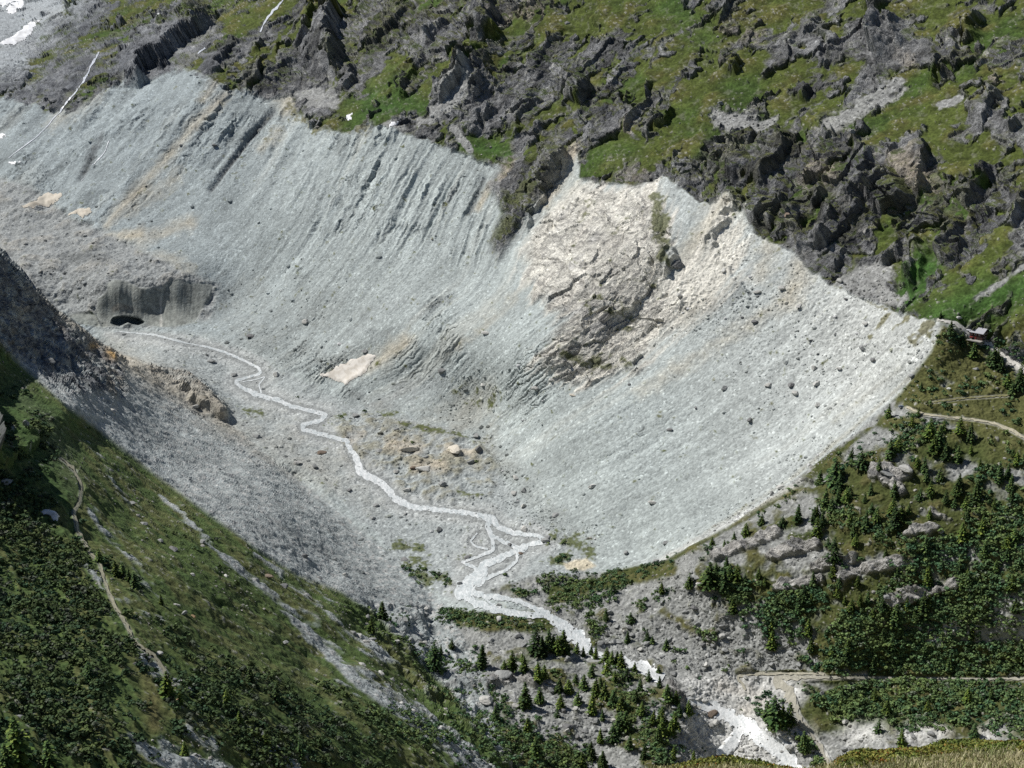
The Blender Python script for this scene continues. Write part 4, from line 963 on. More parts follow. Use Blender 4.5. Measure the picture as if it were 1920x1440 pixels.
zc = np.array([(z[0], z[1]) for z in ZONES], float)
def zone_of(px, py):
    return int(np.argmin(np.hypot(zc[:, 0] - px, zc[:, 1] - py)))
def centre(n, hue): return n
rock_mesh = []
for i, (v, f) in enumerate(ROCK_L):
    me = bpy.data.meshes.new('boulder'); me.from_pydata(v.tolist(), [], f.tolist()); rock_mesh.append(me)
    a = me.color_attributes.new('Col', 'FLOAT_COLOR', 'POINT')
ROCK_MATS = {}
def rock_mat(key, c):
    """a stone material of one tone"""
    if key not in ROCK_MATS:
        m, nt, b = mat_new('stone_' + key, 0.92)
        geo = node(nt, 'ShaderNodeNewGeometry'); nz = node(nt, 'ShaderNodeTexNoise'); nz.inputs['Scale'].default_value = 0.9; nz.inputs['Detail'].default_value = 6
        nt.links.new(geo.outputs['Position'], nz.inputs['Vector'])
        oi = node(nt, 'ShaderNodeObjectInfo')
        f = math_(nt, 'MULTIPLY_ADD', math_(nt, 'SUBTRACT', nz.outputs['Fac'], 0.5), 0.9, 1.0)
        f = math_(nt, 'MULTIPLY', f, math_(nt, 'MULTIPLY_ADD', math_(nt, 'SUBTRACT', oi.outputs['Random'], 0.5), 0.3, 1.0))
        vm = node(nt, 'ShaderNodeVectorMath', operation='SCALE'); vm.inputs[0].default_value = c; nt.links.new(f, vm.inputs['Scale'])
        nt.links.new(vm.outputs[0], b.inputs['Base Color'])
        bp = node(nt, 'ShaderNodeBump'); bp.inputs['Strength'].default_value = 0.6; bp.inputs['Distance'].default_value = 0.5
        nt.links.new(nz.outputs['Fac'], bp.inputs['Height']); nt.links.new(bp.outputs[0], b.inputs['Normal'])
        ROCK_MATS[key] = m
    return ROCK_MATS[key]
TONES = {'dark': (.19, .19, .19), 'grey': (.27, .275, .27), 'pale': (.46, .455, .43), 'brown': (.21, .165, .13), 'cream': (.52, .48, .41), 'orange': (.36, .25, .15)}
rock_var = {}
def place_rock(px, py, rad, tone, label, group=None, squash=1.0, rot=None, shape=None, sink=0.2):
    k = random.randrange(len(rock_mesh)) if shape is None else shape
    if (k, tone) not in rock_var:
        me = rock_mesh[k].copy(); me.name = 'boulder'; me.materials.append(rock_mat(tone, TONES[tone])); rock_var[(k, tone)] = me
    o = bpy.data.objects.new('boulder', rock_var[(k, tone)]); COL.objects.link(o)
    p = ground([px], [py])[0]
    o.location = (p[0], p[1], p[2] + rad * (0.55 * squash - sink)); o.scale = (rad, rad, rad * squash)
    o.rotation_euler = (random.uniform(-.2, .2), random.uniform(-.2, .2), random.uniform(0, 6.28) if rot is None else rot)
    return tag(o, label, 'boulder', group)
# boulders one can pick out in the photograph: bearing, width on the plate, tone, label
NAMED = [(470,632,24,'dark','long dark flat boulder alone on the gravel right of the glacier mouth',.5),(900,852,20,'dark','round nearly black boulder on the stony island right of the stream',.8),
 (768,846,34,'cream','big cream hump of rock on the island right of the stream',.5),(853,852,34,'cream','cream rock hump just left of the black boulder',.5),(798,884,34,'pale','low pale rock ledge in the middle of the stony island',.4),
 (957,1022,11,'dark','dark boulder standing in the stream where two braids part',.7),(977,1038,10,'brown','brown boulder in the stream below the braid junction',.7),(876,1046,13,'dark','dark pointed boulder on the gravel left of the braids',.9),
 (758,1048,26,'dark','wide dark slab beside the small grassy patch on the gravel plain',.35),(838,1043,10,'grey','grey block left of the pointed boulder on the gravel plain',.7),(604,850,18,'brown','rusty brown boulder on the tan gravel left of the stream',.6),
 (1255,806,11,'dark','small dark boulder alone on the smooth pale scree',.6),(1305,765,9,'dark','dark boulder higher on the smooth pale scree above another',.6),(1181,724,7,'dark','tiny dark stone on scree just below the cream outcrop',.7),
 (1638,676,17,'dark','dark angular boulder low in the white lumpy moraine',.7),(1415,604,14,'dark','dark boulder in the middle of the white moraine below its apex',.8),(1393,597,10,'dark','smaller dark boulder left of the one below the apex',.7),
 (1566,628,10,'grey','grey boulder near the brown stripe in the white moraine',.7),(1521,640,11,'dark','flat dark boulder left of the brown stripe in the moraine',.5),(1586,562,9,'dark','dark block just under the sharp moraine crest',.7),
 (1534,664,10,'grey','bluish grey boulder halfway down the white moraine',.6),(1483,724,16,'dark','dark rock cluster in the lower middle of the white moraine',.7),(570,1044,15,'dark','dark pointed boulder where the scree meets the left grass slope',.9),
 (500,1083,22,'brown','brown ledge block in the pale stripe of the left slope',.5),(530,1100,24,'dark','dark block below the brown ledge in the left slope stripe',.5),(363,1155,17,'orange','orange tinted boulder on the left grass slope',.7),
 (344,1152,15,'grey','grey boulder touching the orange one on the left slope',.7),(331,1137,13,'pale','pale boulder above the orange one on the left slope',.7),(325,1028,26,'dark','broad dark outcrop block on the left grass slope',.5),
 (361,1077,13,'pale','pale boulder in the middle of the left grass slope',.7),(424,1080,11,'pale','pale block right of the middle of the left slope',.6),(210,772,17,'pale','pale block with a long shadow on the grey left scree',.7),
 (88,686,30,'grey','large grey block on the dark spur at left',.7),(42,818,15,'grey','upright grey rock standing in green bushes at left edge',1.3),(12,908,24,'grey','grey rock at the left edge above the thicket',.8),
 (1336,1340,25,'brown','large flat brown boulder beside the white rapids at lower right',.55),(1332,1322,9,'dark','small dark boulder above the big flat one in the rapids',.8),(910,1326,30,'pale','big pale boulder on the wooded hummock at bottom centre',.7),
 (800,1139,11,'pale','pale block at the edge of the bushes left of the stream bend',.7),(945,1277,34,'grey','broad grey outcrop with flat top on the bottom hummock',.5),(1065,1366,30,'dark','dark shadowed boulder on the bottom hummock',.6),
 (828,1368,16,'pale','pale boulder among dark bushes at bottom centre',.7),(1160,1205,14,'grey','light grey boulder beside a small tree right of the rapids',.6),(1779,729,8,'pale','small white stone on the meadow below the hut',.8),
 (1830,692,12,'grey','cluster-like grey boulder on the meadow under the hut',.7),(1798,597,11,'pale','pale boulder on grass just above the hut path',.7),(1074,740,16,'cream','flat cream slab on scree below the cream outcrop',.25),
 (193,1126,13,'pale','whitish boulder beside the ridge trail at left',.7),(289,1386,8,'pale','white stone on the ridge at bottom left',1.0),(273,1388,9,'pale','rounded pale rock left of the white ridge stone',1.0),
 (333,1312,9,'orange','tan boulder at the foot of a conifer by the trail end',.7),(1700,890,26,'pale','pale slab among trees below the forked paths',.8),(1665,895,30,'grey','grey banded outcrop left of the pale slab',.4),
 (1270,500,22,'dark','dark block at the lower tip of the green stripe on the outcrop',1.0),(403,275,10,'dark','dark block in the middle of the upper left scree',.8),(340,272,8,'pale','white block on the tan streak of the upper left scree',.7),
 (1355,1300,7,'grey','grey stone on the crumbling bank of the lower river',.7),(1540,1300,14,'dark','dark rock at the thicket edge beside the gravel bend',.7),(655,920,13,'dark','dark stone at the outer bend of the stream',.7),(760,965,9,'grey','isolated stone right of the stream on the plain',.7)]
for i, (px, py, w, tone, lab, sq) in enumerate(NAMED):
    Yp = float(ground([px], [py])[0][1]); place_rock(px, py, w * 0.5 * Yp / FL * 1.06, tone, lab, None, sq, shape=i % 8)
# the largest of the scattered stones, each an object; what tells them apart is where they lie and their tone
for j in big_idx:
    lum = float(rcol[j].mean()); tone = 'dark' if lum < .15 else ('grey' if lum < .37 else 'pale')
    if rcol[j][0] > rcol[j][2] * 1.25 and tone != 'pale': tone = 'brown'
    z = ZONES[zone_of(rx[j], ry[j])][2]
    place_rock(rx[j], ry[j], float(rs[j]), tone, 'small %s boulder %s' % (tone, z), 'small %s boulders %s' % (tone, z), random.uniform(.6, .95))
print('boulders', len(NAMED) + len(big_idx))

# ------------------------------------------------------------------ conifers
def conifer_shape(seed, width=0.30, levels=20, dens=8, gap=0.06, lean=0.0):
    r = np.random.default_rng(seed)
    V, F, Cc = [], [], []
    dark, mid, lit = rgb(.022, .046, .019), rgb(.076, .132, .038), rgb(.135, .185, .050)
    for l in range(levels):
        t = (l + r.uniform(0, .5)) / levels
        z = gap + (1 - gap) * t
        rad = width * (1 - t) ** 0.85 * (0.80 + 0.35 * r.uniform()) * (0.55 + 0.45 * min(1, t * 6))
        n = max(4, int(dens * (1 - 0.45 * t)))
        a0 = r.uniform(0, 6.28)
        for k in range(n):
            a = a0 + 6.283 * k / n + r.normal(0, .22)
            L = rad * r.uniform(0.65, 1.2) + 0.012
            for s in np.linspace(0.35, 1.0, 3 if t < .75 else 2):
                px_, py_ = math.cos(a) * L * s, math.sin(a) * L * s
                pz = z - 0.42 * L * s + r.normal(0, .008)
                w = (0.030 + 0.055 * (1 - t)) * r.uniform(.7, 1.3); h = w * r.uniform(.5, .9)
                da = np.array([math.cos(a), math.sin(a), -0.35 + r.normal(0, .3)]); da /= np.linalg.norm(da)
                dt = np.array([-math.sin(a), math.cos(a), r.normal(0, .35)]); dt /= np.linalg.norm(dt)
                c0 = np.array([px_, py_, pz])
                b = len(V)
                V += [c0 - dt * w * .6 - da * h, c0 + dt * w * .6 - da * h * .6, c0 + dt * w * .35 + da * h, c0 - dt * w * .35 + da * h * 1.2]
                F.append([b, b + 1, b + 2, b + 3])
                q = np.clip(s * 0.9 - 0.25 + r.normal(0, .28), 0, 1)  # inner sprays darker: shade within the crown put into the colour
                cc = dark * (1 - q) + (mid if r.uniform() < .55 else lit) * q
                Cc += [cc] * 4
    return np.array(V, f32), np.array(F, np.int32), np.array(Cc, f32)
def trunk_shape(h=1.0):
    V, F = [], []
    for i, (z, rr) in enumerate([(-0.04, .030), (0.05, .022), (0.5, .013), (0.97, .002)]):
        V += [(rr * math.cos(k * 1.0472), rr * math.sin(k * 1.0472), z) for k in range(6)]
    for i in range(3):
        F += [[i * 6 + k, i * 6 + (k + 1) % 6, i * 6 + 6 + (k + 1) % 6, i * 6 + 6 + k] for k in range(6)]
    return np.array(V, f32), np.array(F, np.int32)
tree_protos = []
specs = [(0.21, 22, 9), (0.25, 20, 9), (0.18, 24, 8), (0.29, 18, 10), (0.23, 20, 9), (0.33, 16, 10), (0.20, 22, 8), (0.27, 18, 10)]
for i, (w, lv, dn_) in enumerate(specs):
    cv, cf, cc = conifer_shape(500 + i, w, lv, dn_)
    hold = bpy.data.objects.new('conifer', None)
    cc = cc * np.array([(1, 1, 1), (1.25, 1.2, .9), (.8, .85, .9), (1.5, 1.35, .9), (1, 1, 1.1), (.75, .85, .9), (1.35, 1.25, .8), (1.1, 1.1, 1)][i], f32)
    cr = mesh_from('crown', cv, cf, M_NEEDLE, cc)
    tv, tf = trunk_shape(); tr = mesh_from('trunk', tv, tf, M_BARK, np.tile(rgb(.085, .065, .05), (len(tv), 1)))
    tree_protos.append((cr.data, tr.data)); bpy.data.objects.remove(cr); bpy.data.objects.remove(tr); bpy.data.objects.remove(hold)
TREES = []   # bearing of the foot, height on the plate
def crop(x0, y0, lst):
    for x, yb, yt in lst: TREES.append((x0 + x / 3.0, y0 + yb / 3.0, max(9.0, (yb - yt) / 3.0 * 1.04)))
crop(640, 960, [(525,885,705),(622,770,705),(790,880,740),(965,905,785),(925,925,870),(1035,940,840),(1110,975,845),(1140,960,880),(1035,1090,940),(1095,800,660),(1130,815,690),(1165,790,670),(1190,795,690),(1215,805,700),(1245,800,665),(1275,808,745),(1325,795,720),(1365,805,740),(1405,805,740),(1430,825,750),(1490,845,755),(1520,860,770),(1550,858,775),(1575,885,775),(1605,945,870),
 (1225,1010,920),(1280,1005,920),(1365,990,895),(1430,1040,930),(1485,1060,950),(1410,1140,1010),(1530,1090,1000),(1580,1120,1020),(1690,1140,1050),(1800,1190,1080),(1050,1240,1140),(1090,1390,1250),(870,1170,1070),(1405,1380,1270),(1360,1430,1330),(1470,1430,1320),(1530,1305,1200),(1560,1250,1140),(1600,1235,1110),(1680,1010,920),(1730,950,880),(1835,1065,960),(1790,995,920),(1785,910,860),(1900,1150,1070),
 (1330,1080,1000),(1215,1150,1090),(1110,925,870),(1610,735,665),(1720,720,655),(1750,738,690),(1825,768,695),(1630,622,560),(1530,462,390),(1490,612,540),(1805,462,390),(230,610,500),(160,690,600),(1020,840,790),(1700,1390,1300),(1620,1340,1250),(1780,1300,1200),(1850,1260,1160),(1870,1390,1300),(1750,1200,1110),(1660,1080,1010),(1880,1080,1000),(690,600,560),(560,800,740),(1320,960,900),(1460,990,920),(1650,900,840)])
crop(1280, 960, [(150,425,270),(40,428,340),(235,450,310),(190,345,290),(855,285,140),(1370,225,120),(1380,415,290),(1350,595,440),(1195,645,510),(740,62,-30),(440,72,0),(355,132,55),(290,162,105),(235,192,150),(165,182,130),(565,82,20),(790,85,-10),(1030,105,-10),(1200,85,-30),(520,1190,1010),(600,1195,1050),(560,1210,1070),(480,1160,1050),(680,1345,1220),(840,805,740),(930,795,710),(500,770,660),(1690,125,20),(1690,262,150),(1870,565,480),(1900,805,740),(1640,1265,1180),(1230,1315,1210),(870,472,410),(885,425,360),(60,1395,1330),(20,1145,1050),(960,140,60),(1040,520,440),(1560,300,230),(1760,330,260),(1820,200,120),(650,560,500),(720,520,450),(1120,720,650),(1500,1180,1110),(1100,1240,1160),(900,1050,980)])
crop(1280, 480, [(1155,905,825),(1345,758,710),(1505,442,370),(1580,502,420),(1640,565,480),(1750,625,490),(1790,645,560),(1830,735,660),(1890,745,650),(1850,775,700),(1450,352,310),(1325,902,850),(1290,960,890),(1395,1030,920),(1445,1095,960),(1415,1115,1010),(1560,1005,910),(1620,1035,930),(1545,1155,1060),(1210,1105,1010),(1010,1195,1090),(850,1265,1110),(1360,1215,1120),(1780,1270,1150),(1650,1380,1250),(1060,1345,1270),(1190,1345,1260),(800,1410,1300),(840,1440,1350),(875,1390,1290),(1470,988,920),(1770,590,520),(1720,600,540),(1900,690,600),(1330,1360,1290),(1480,1390,1310),(1560,1300,1220),(1880,1180,1100),(1850,1400,1310),(1120,1230,1160)])
crop(0, 960, [(560,285,200),(655,365,265),(690,370,280),(760,425,330),(720,400,320),(905,525,460),(940,1050,885),(1015,1085,1000),(1045,1365,1270),(1410,970,860),(1555,1070,950),(1270,1095,990),(100,1450,1120),(30,1450,1290),(300,1450,1240),(500,935,830),(1690,1370,1280),(1180,1180,1110),(1350,1200,1110),(1480,1330,1230),(1800,1330,1250)])
TREE_D = [(1380,1100,1560,1160,50,.6),(1560,1120,1920,1120,70,.8),(1560,960,1900,960,60,.9),(1700,860,1900,860,30,.6),(1560,1235,1900,1240,20,.5),(1560,1330,1900,1330,24,.35),(1130,1290,1280,1400,40,.8),(1000,1300,1120,1420,40,.4)]
tr_ = np.random.default_rng(77)
while len(TREES) < 285:
    x, y = tr_.uniform(980, 1915), tr_.uniform(840, 1425)
    if tr_.uniform() > float(strokes(TREE_D)(np.array([x]), np.array([y]))[0]): continue
    if min(math.hypot(x - t[0], y - t[1]) for t in TREES) < 13: continue
    if float(sample(d_trk, [x], [y])[0]) < 6 or float(sample(d_riv, [x], [y])[0]) < 10 or float(sample(m_slab, [x], [y])[0]) > .4: continue
    TREES.append((x, y, tr_.uniform(17, 38)))
TZ = [(820,1245,'on the boulder ground at lower centre'),(1045,1220,'in the dense clump left of the rapids'),(1130,1240,'in the row on the knoll beside the rapids'),(985,1270,'on the flat top of the bottom hummock'),(1060,1300,'on the middle of the wooded knoll'),(1150,1330,'on the right flank of the wooded knoll'),
 (1250,1310,'along the knoll edge above the lower river'),(1000,1400,'at the bottom centre edge among bushes'),(1110,1420,'in the bottom centre clump'),(1230,1400,'in the thicket beside the lower river bed'),(1240,1200,'on the talus right of the rapids'),(1150,1110,'in the bushes below the right moraine'),
 (1330,1090,'at the left end of the right thicket'),(1380,1010,'along the lower moraine edge'),(1560,1040,'among the grey slabs on the right slope'),(1450,1340,'in the clump inside the gravel road bend'),(1500,1390,'beside the gravel road at the bottom'),(1740,1100,'in the middle of the right thicket'),
 (1560,1220,'on the stony rim above the gravel road'),(1840,1010,'on the bushy slope at the right edge'),(1900,1190,'in the right edge thicket above the road'),(1700,1370,'in the thicket just above the foreground grass'),(1790,620,'directly beside the hut'),(1870,700,'along the road below the hut'),
 (1670,770,'next to the parked car on the meadow edge'),(1740,820,'around the fork of the meadow paths'),(1800,840,'below the curving meadow path'),(1600,880,'in the stone field by the moraine edge'),(1560,940,'on the slope below the stone field'),(1730,930,'among the pale rocks of the right slope'),
 (1870,900,'on the open grass at right'),(220,1080,'beside the ridge trail above the scree streak'),(320,1290,'at the lower end of the ridge trail'),(480,1300,'in the thicket right of the left ridge'),(60,1420,'in the bottom left corner'),(160,1250,'in the left thicket'),(580,1410,'at the foot of the left slope'),(700,1160,'at the bushy edge of the scree left of the stream')]
tzc = np.array([(a, b) for a, b, _ in TZ], float)
byz = {}
for i, (px, py, h) in enumerate(TREES):
    byz.setdefault(int(np.argmin(np.hypot(tzc[:, 0] - px, tzc[:, 1] - py))), []).append(i)
lab_tree = {}
for z, ii in byz.items():
    ph_ = TZ[z][2]
    if len(ii) == 1: lab_tree[ii[0]] = ('single dark green conifer ' + ph_, None); continue
    if len(ii) == 2:
        a, b = sorted(ii, key=lambda i: TREES[i][0])
        lab_tree[a] = ('left of two conifers ' + ph_, None); lab_tree[b] = ('right of two conifers ' + ph_, None); continue
    rest = list(ii); hs = sorted(rest, key=lambda i: -TREES[i][2])
    lab_tree[hs[0]] = ('tallest conifer ' + ph_, None); rest.remove(hs[0])
    for wd_, key in (('leftmost', lambda i: TREES[i][0]), ('rightmost', lambda i: -TREES[i][0]), ('uppermost', lambda i: TREES[i][1]), ('lowest', lambda i: -TREES[i][1]), ('smallest', lambda i: TREES[i][2])):
        if rest:
            b = min(rest, key=key); rest.remove(b); lab_tree[b] = ('%s conifer %s' % (wd_, ph_), None)
    for i in rest: lab_tree[i] = ('dark green conifer amid others ' + ph_, 'conifers amid others ' + ph_)
for i, (px, py, h) in enumerate(TREES):
    px = min(max(px, 3), 1917); foot = ground([px], [min(py, 1458)])[0]
    H = h * foot[1] / FL * 1.05
    root = bpy.data.objects.new('conifer', None); COL.objects.link(root)
    root.location = (foot[0], foot[1], foot[2] - 0.15); root.rotation_euler = (random.gauss(0, .03), random.gauss(0, .03), random.uniform(0, 6.28))
    root.scale = (H * random.uniform(1.1, 1.5),) * 2 + (H * 1.05,)
    root.empty_display_size = 0.1
    lab, grp = lab_tree[i]
    tag(root, lab, 'conifer', 'larch and pine trees scattered over the slopes' if grp is None else grp)
    cm, tm = tree_protos[random.randrange(len(tree_protos)) if px > 300 or py < 1300 else random.choice([1, 3, 5, 7])]
    for nm, me in (('crown', cm), ('trunk', tm)):
        c = bpy.data.objects.new(nm, me); COL.objects.link(c); c.parent = root
print('trees', len(TREES))

# ------------------------------------------------------------------ bushes
def bush_shape(seed, n=46):
    r = np.random.default_rng(seed)
    V, F, Cc = [], [], []
    lob = [(r.normal(0, .42), r.normal(0, .42), r.uniform(.25, .6), r.uniform(.4, .65)) for _ in range(5)]
    for k in range(n):
        lx, ly, lz, lr = lob[r.integers(5)]
        d = r.normal(size=3); d[2] = abs(d[2]) * .9 + .05; d /= np.linalg.norm(d)
        p = np.array([lx, ly, lz]) + d * lr * r.uniform(.75, 1.08)
        nn = d + r.normal(0, .45, 3); nn /= np.linalg.norm(nn)
        a = np.cross(nn, r.normal(size=3)); a /= np.linalg.norm(a); b_ = np.cross(nn, a)
        s = r.uniform(.13, .26)
        i = len(V); V += [p - a * s - b_ * s * .7, p + a * s * .9 - b_ * s, p + a * s * 1.1 + b_ * s * .8, p - a * s * .8 + b_ * s]
        F.append([i, i + 1, i + 2, i + 3])
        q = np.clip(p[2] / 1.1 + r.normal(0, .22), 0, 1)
        Cc += [np.ones(3) * (0.42 + 0.85 * q)] * 4  # low leaves darker, tops paler: self-shading put into the leaf colour
    return np.array(V, f32), np.array(F, np.int32), np.array(Cc, f32)
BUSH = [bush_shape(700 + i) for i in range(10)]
B_RIGHT = [(1360,1090,1420,1150,35,1),(1420,1150,1530,1130,40,1),(1480,1180,1560,1190,30,.7),(1550,1235,1700,1230,42,1),(1700,1150,1920,1100,70,1),(1600,1300,1900,1305,46,1),(1540,1310,1700,1340,36,1),(1700,1335,1940,1340,38,.9),(1740,1060,1900,1000,50,.8),(1850,900,1930,1050,45,.75),(1560,970,1680,1010,30,.55),(1560,900,1620,850,25,.5),(1690,830,1760,800,30,.6),(1730,870,1930,860,40,.45),(1600,1080,1740,1040,25,.35),(1700,1240,1940,1235,36,1),(1600,1180,1720,1200,40,.9),(1530,1390,1560,1440,14,.4),(1430,1325,1500,1375,20,.9),(1500,1380,1540,1435,20,1),(1270,1140,1340,1190,24,.35),(1300,1200,1500,1200,40,.22),(1650,700,1920,760,60,.12),(1780,640,1830,650,16,.5),(1850,640,1920,680,20,.5),(1900,660,1930,720,20,.5),(1810,1000,1880,940,30,.5)]
B_MID = [(730,1350,830,1380,30,.9),(690,1330,760,1370,20,.8),(900,1340,1000,1420,60,1),(960,1400,1060,1440,50,1),(830,1152,1020,1180,16,1),(980,1110,1160,1085,26,1),(1040,1130,1120,1112,26,1),(1200,1070,1260,1040,10,.7),(710,1195,790,1218,12,.9),(690,1150,740,1160,10,.6),(780,1222,870,1255,16,.8),(800,1285,860,1310,22,.5),(1100,1155,1120,1185,20,.8),(1200,1150,1250,1115,22,.7),(1150,1260,1250,1350,30,.45),(1180,1330,1262,1425,34,.9),(745,1022,790,1028,10,.6),(760,1065,840,1090,12,.55),(880,1340,930,1330,20,.6),(660,1145,760,1165,12,.5),(620,1140,690,1160,8,.5),(1045,1050,1058,1045,9,1),(1040,1010,1100,1035,10,.4),(1000,1250,1100,1300,30,.35),(1080,1060,1250,1050,12,.3),(640,780,950,930,60,.05),(1300,1060,1500,920,14,.35),(1090,1230,1180,1250,16,.6)]
B_LEFT = [(240,1150,420,1250,30,.35),(560,1330,700,1400,30,.5),(420,1230,600,1340,40,.35),(0,820,60,900,30,.6),(0,960,150,1150,60,1),(0,1150,250,1250,75,1),(50,1300,240,1300,55,.85),(60,1080,190,1130,30,.9),(0,900,70,960,34,.8),(80,1380,260,1420,50,.6),(0,1360,60,1440,40,.7),(330,1210,420,1260,25,.8),(350,1300,500,1400,60,.85),(450,1280,560,1320,40,.7),(520,1380,660,1440,46,.8),(190,1060,265,1110,13,.5),(300,1170,340,1200,16,.8),(380,1230,450,1290,24,.7),(320,1310,340,1400,20,.7),(600,1290,700,1350,26,.45),(400,1130,560,1250,40,.14),(200,880,420,1080,40,.07),(140,800,260,900,20,.12),(60,800,100,860,14,.8),(20,740,90,800,24,.5),(200,1140,240,1180,10,.5)]
K = 100000
bx_ = rng.uniform(-140, 2060, K); by_ = rng.uniform(600, 1475, K)
def grow(lst, name, label, cmul, smin, smax, seed):
    r = np.random.default_rng(seed)
    d = strokes(lst)(bx_, by_)
    P = ground(bx_, by_)
    d = d * (0.55 + 0.9 * np.clip(sample(nA, bx_, by_) * 0.8 + 0.55, 0, 1.1))
    d = np.where(sample(d_riv, bx_, by_) < 4, 0, d); d = np.where(sample(d_trk, bx_, by_) < 3.5, 0, d)
    d = np.where(sample(m_slab, bx_, by_) > .5, d * .15, d)
    d = d * (1 - sample(bare, bx_, by_)) * sstep(-0.45, 0.15, 0.7 * sample(n2, bx_, by_) + 0.5 * sample(nB, bx_, by_) + 0.9 * (d - 0.55))
    k_ = r.uniform(0, 1, K) < d * 0.95 * np.clip((P[:, 1] / 830) ** 1.5, .35, 1.2)
    P = P[k_]; n = len(P)
    s = smin * .75 + (smax * 1.15 - smin * .75) * r.uniform(size=n) ** 1.6
    hue = np.clip(0.45 + 0.4 * sample(nD, bx_[k_], by_[k_]) + 0.5 * sample(nA, bx_[k_], by_[k_]) + r.normal(0, .3, n), 0, 1)[:, None]
    grey_ = (r.uniform(size=n) < cmul[1])[:, None]
    colr = rgb(.050, .105, .052) * (1 - hue) + rgb(.120, .165, .055) * hue
    colr = np.where(grey_, rgb(.125, .150, .105), colr) * cmul[0]
    colr = colr * (1 + r.normal(0, .14, n)).clip(.6, 1.5)[:, None]
    co, fa, cl, k = [], [], [], 0
    pick = r.integers(0, len(BUSH), n); an_ = r.uniform(0, 6.28, n)
    for t, (v, f, sh) in enumerate(BUSH):
        ii = np.where(pick == t)[0]
        if not len(ii): continue
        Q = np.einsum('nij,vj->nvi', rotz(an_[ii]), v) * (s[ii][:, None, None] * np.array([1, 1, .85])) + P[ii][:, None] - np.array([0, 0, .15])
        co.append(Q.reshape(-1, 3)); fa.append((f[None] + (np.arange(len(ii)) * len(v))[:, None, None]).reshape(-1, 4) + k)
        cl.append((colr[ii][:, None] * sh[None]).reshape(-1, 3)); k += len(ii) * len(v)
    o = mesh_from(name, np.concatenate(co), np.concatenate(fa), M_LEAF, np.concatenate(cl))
    tag(o, label, 'thicket', kind='stuff'); print(name, n)
grow(B_RIGHT, 'shrub_thicket', 'dense dark green shrubs covering the right slope around the gravel road', (1.18, .04), 1.0, 2.5, 1)
grow(B_MID, 'shrub_thicket', 'dark shrubs between boulders on the low ground in the middle', (1.1, .03), .8, 2.0, 2)
grow(B_LEFT, 'shrub_thicket', 'dense shrubs on both sides of the left ridge trail', (0.66, .12), .9, 2.2, 3)

# ------------------------------------------------------------------ grassy ledge under the observer
lip_px = np.array([-600, 600, 1000, 1130, 1280, 1347, 1447, 1493, 1557, 1597, 1680, 1780, 1913, 2100, 2600], float)
lip_py = np.array([1640, 1530, 1490, 1460, 1437, 1432, 1437, 1444, 1438, 1427, 1414, 1404, 1402, 1398, 1390], float)
cpx = np.linspace(-500, 2400, 260)
rows = []
lipY = 26 + 1.2 * np.sin(cpx / 90)
lipP = np.stack(world(cpx, np.interp(cpx, lip_px, lip_py), lipY), -1)
foot = np.stack([lipP[:, 0] * 0.06, np.full(260, 0.6), np.full(260, CZ - 1.75)], -1)
back = np.stack([lipP[:, 0] * 0.06, np.full(260, -25.0), np.full(260, CZ + 8.0)], -1)
rows.append(back)
for t in np.linspace(0, 1, 60): rows.append(foot * (1 - t) + lipP * t)
drop = lipP + np.stack([lipP[:, 0] * .05, np.full(260, 1.4), np.full(260, -1.3)], -1); rows.append(drop)
mid_ = np.stack(world(cpx, np.full(260, 1640.0), np.full(260, 70.0)), -1); rows.append(mid_)
last = sample(XYZ, cpx, np.full(260, 1559.0))
for t in (.25, .5, .75, 1.0): rows.append(mid_ * (1 - t) + last * t)
L_ = np.stack(rows)                                                  # rows x 260 x 3
lp = (L_[..., 0], L_[..., 1], L_[..., 2])
bump_ = 0.16 * perlin3(lp[0] / 1.6, lp[1] / 1.6, 0 * lp[0] + 3) + 0.07 * perlin3(lp[0] / .5, lp[1] / .5, 0 * lp[0] + 9)
L_[1:-5, :, 2] += bump_[1:-5]
lc = mixc(np.broadcast_to(rgb(.27, .245, .12), L_.shape).copy(), (.33, .29, .18), sstep(-.3, .4, perlin3(lp[0] / .4, lp[1] / .4, 0 * lp[0])))
lc = mixc(lc, (.10, .11, .04), sstep(.0, .5, perlin3(lp[0] / 1.1, lp[1] / 1.1, 0 * lp[0] + 4)))
ii = np.arange(L_.shape[0] * 260).reshape(-1, 260)
lf = np.stack([ii[:-1, :-1], ii[:-1, 1:], ii[1:, 1:], ii[1:, :-1]], -1).reshape(-1, 4)
M_LEDGE = attr_material('ledge_turf', 0.95, 0.1, 0.5, 6.0, 0.6)
tag(mesh_from('grass_ledge', L_.reshape(-1, 3), lf, M_LEDGE, lc.reshape(-1, 3)), kind='structure')
def on_ledge(px, t):
    """t = 1 at the lip, 0 at the observer"""
    c = np.interp(px, cpx, np.arange(260)); r_ = 1 + t * 59
    c0 = np.clip(c.astype(int), 0, 258); r0 = np.clip(r_.astype(int), 1, L_.shape[0] - 3)
    fc = (c - c0)[:, None]; fr = (r_ - r0)[:, None]
    return (L_[r0, c0] * (1 - fc) + L_[r0, c0 + 1] * fc) * (1 - fr) + (L_[r0 + 1, c0] * (1 - fc) + L_[r0 + 1, c0 + 1] * fc) * fr
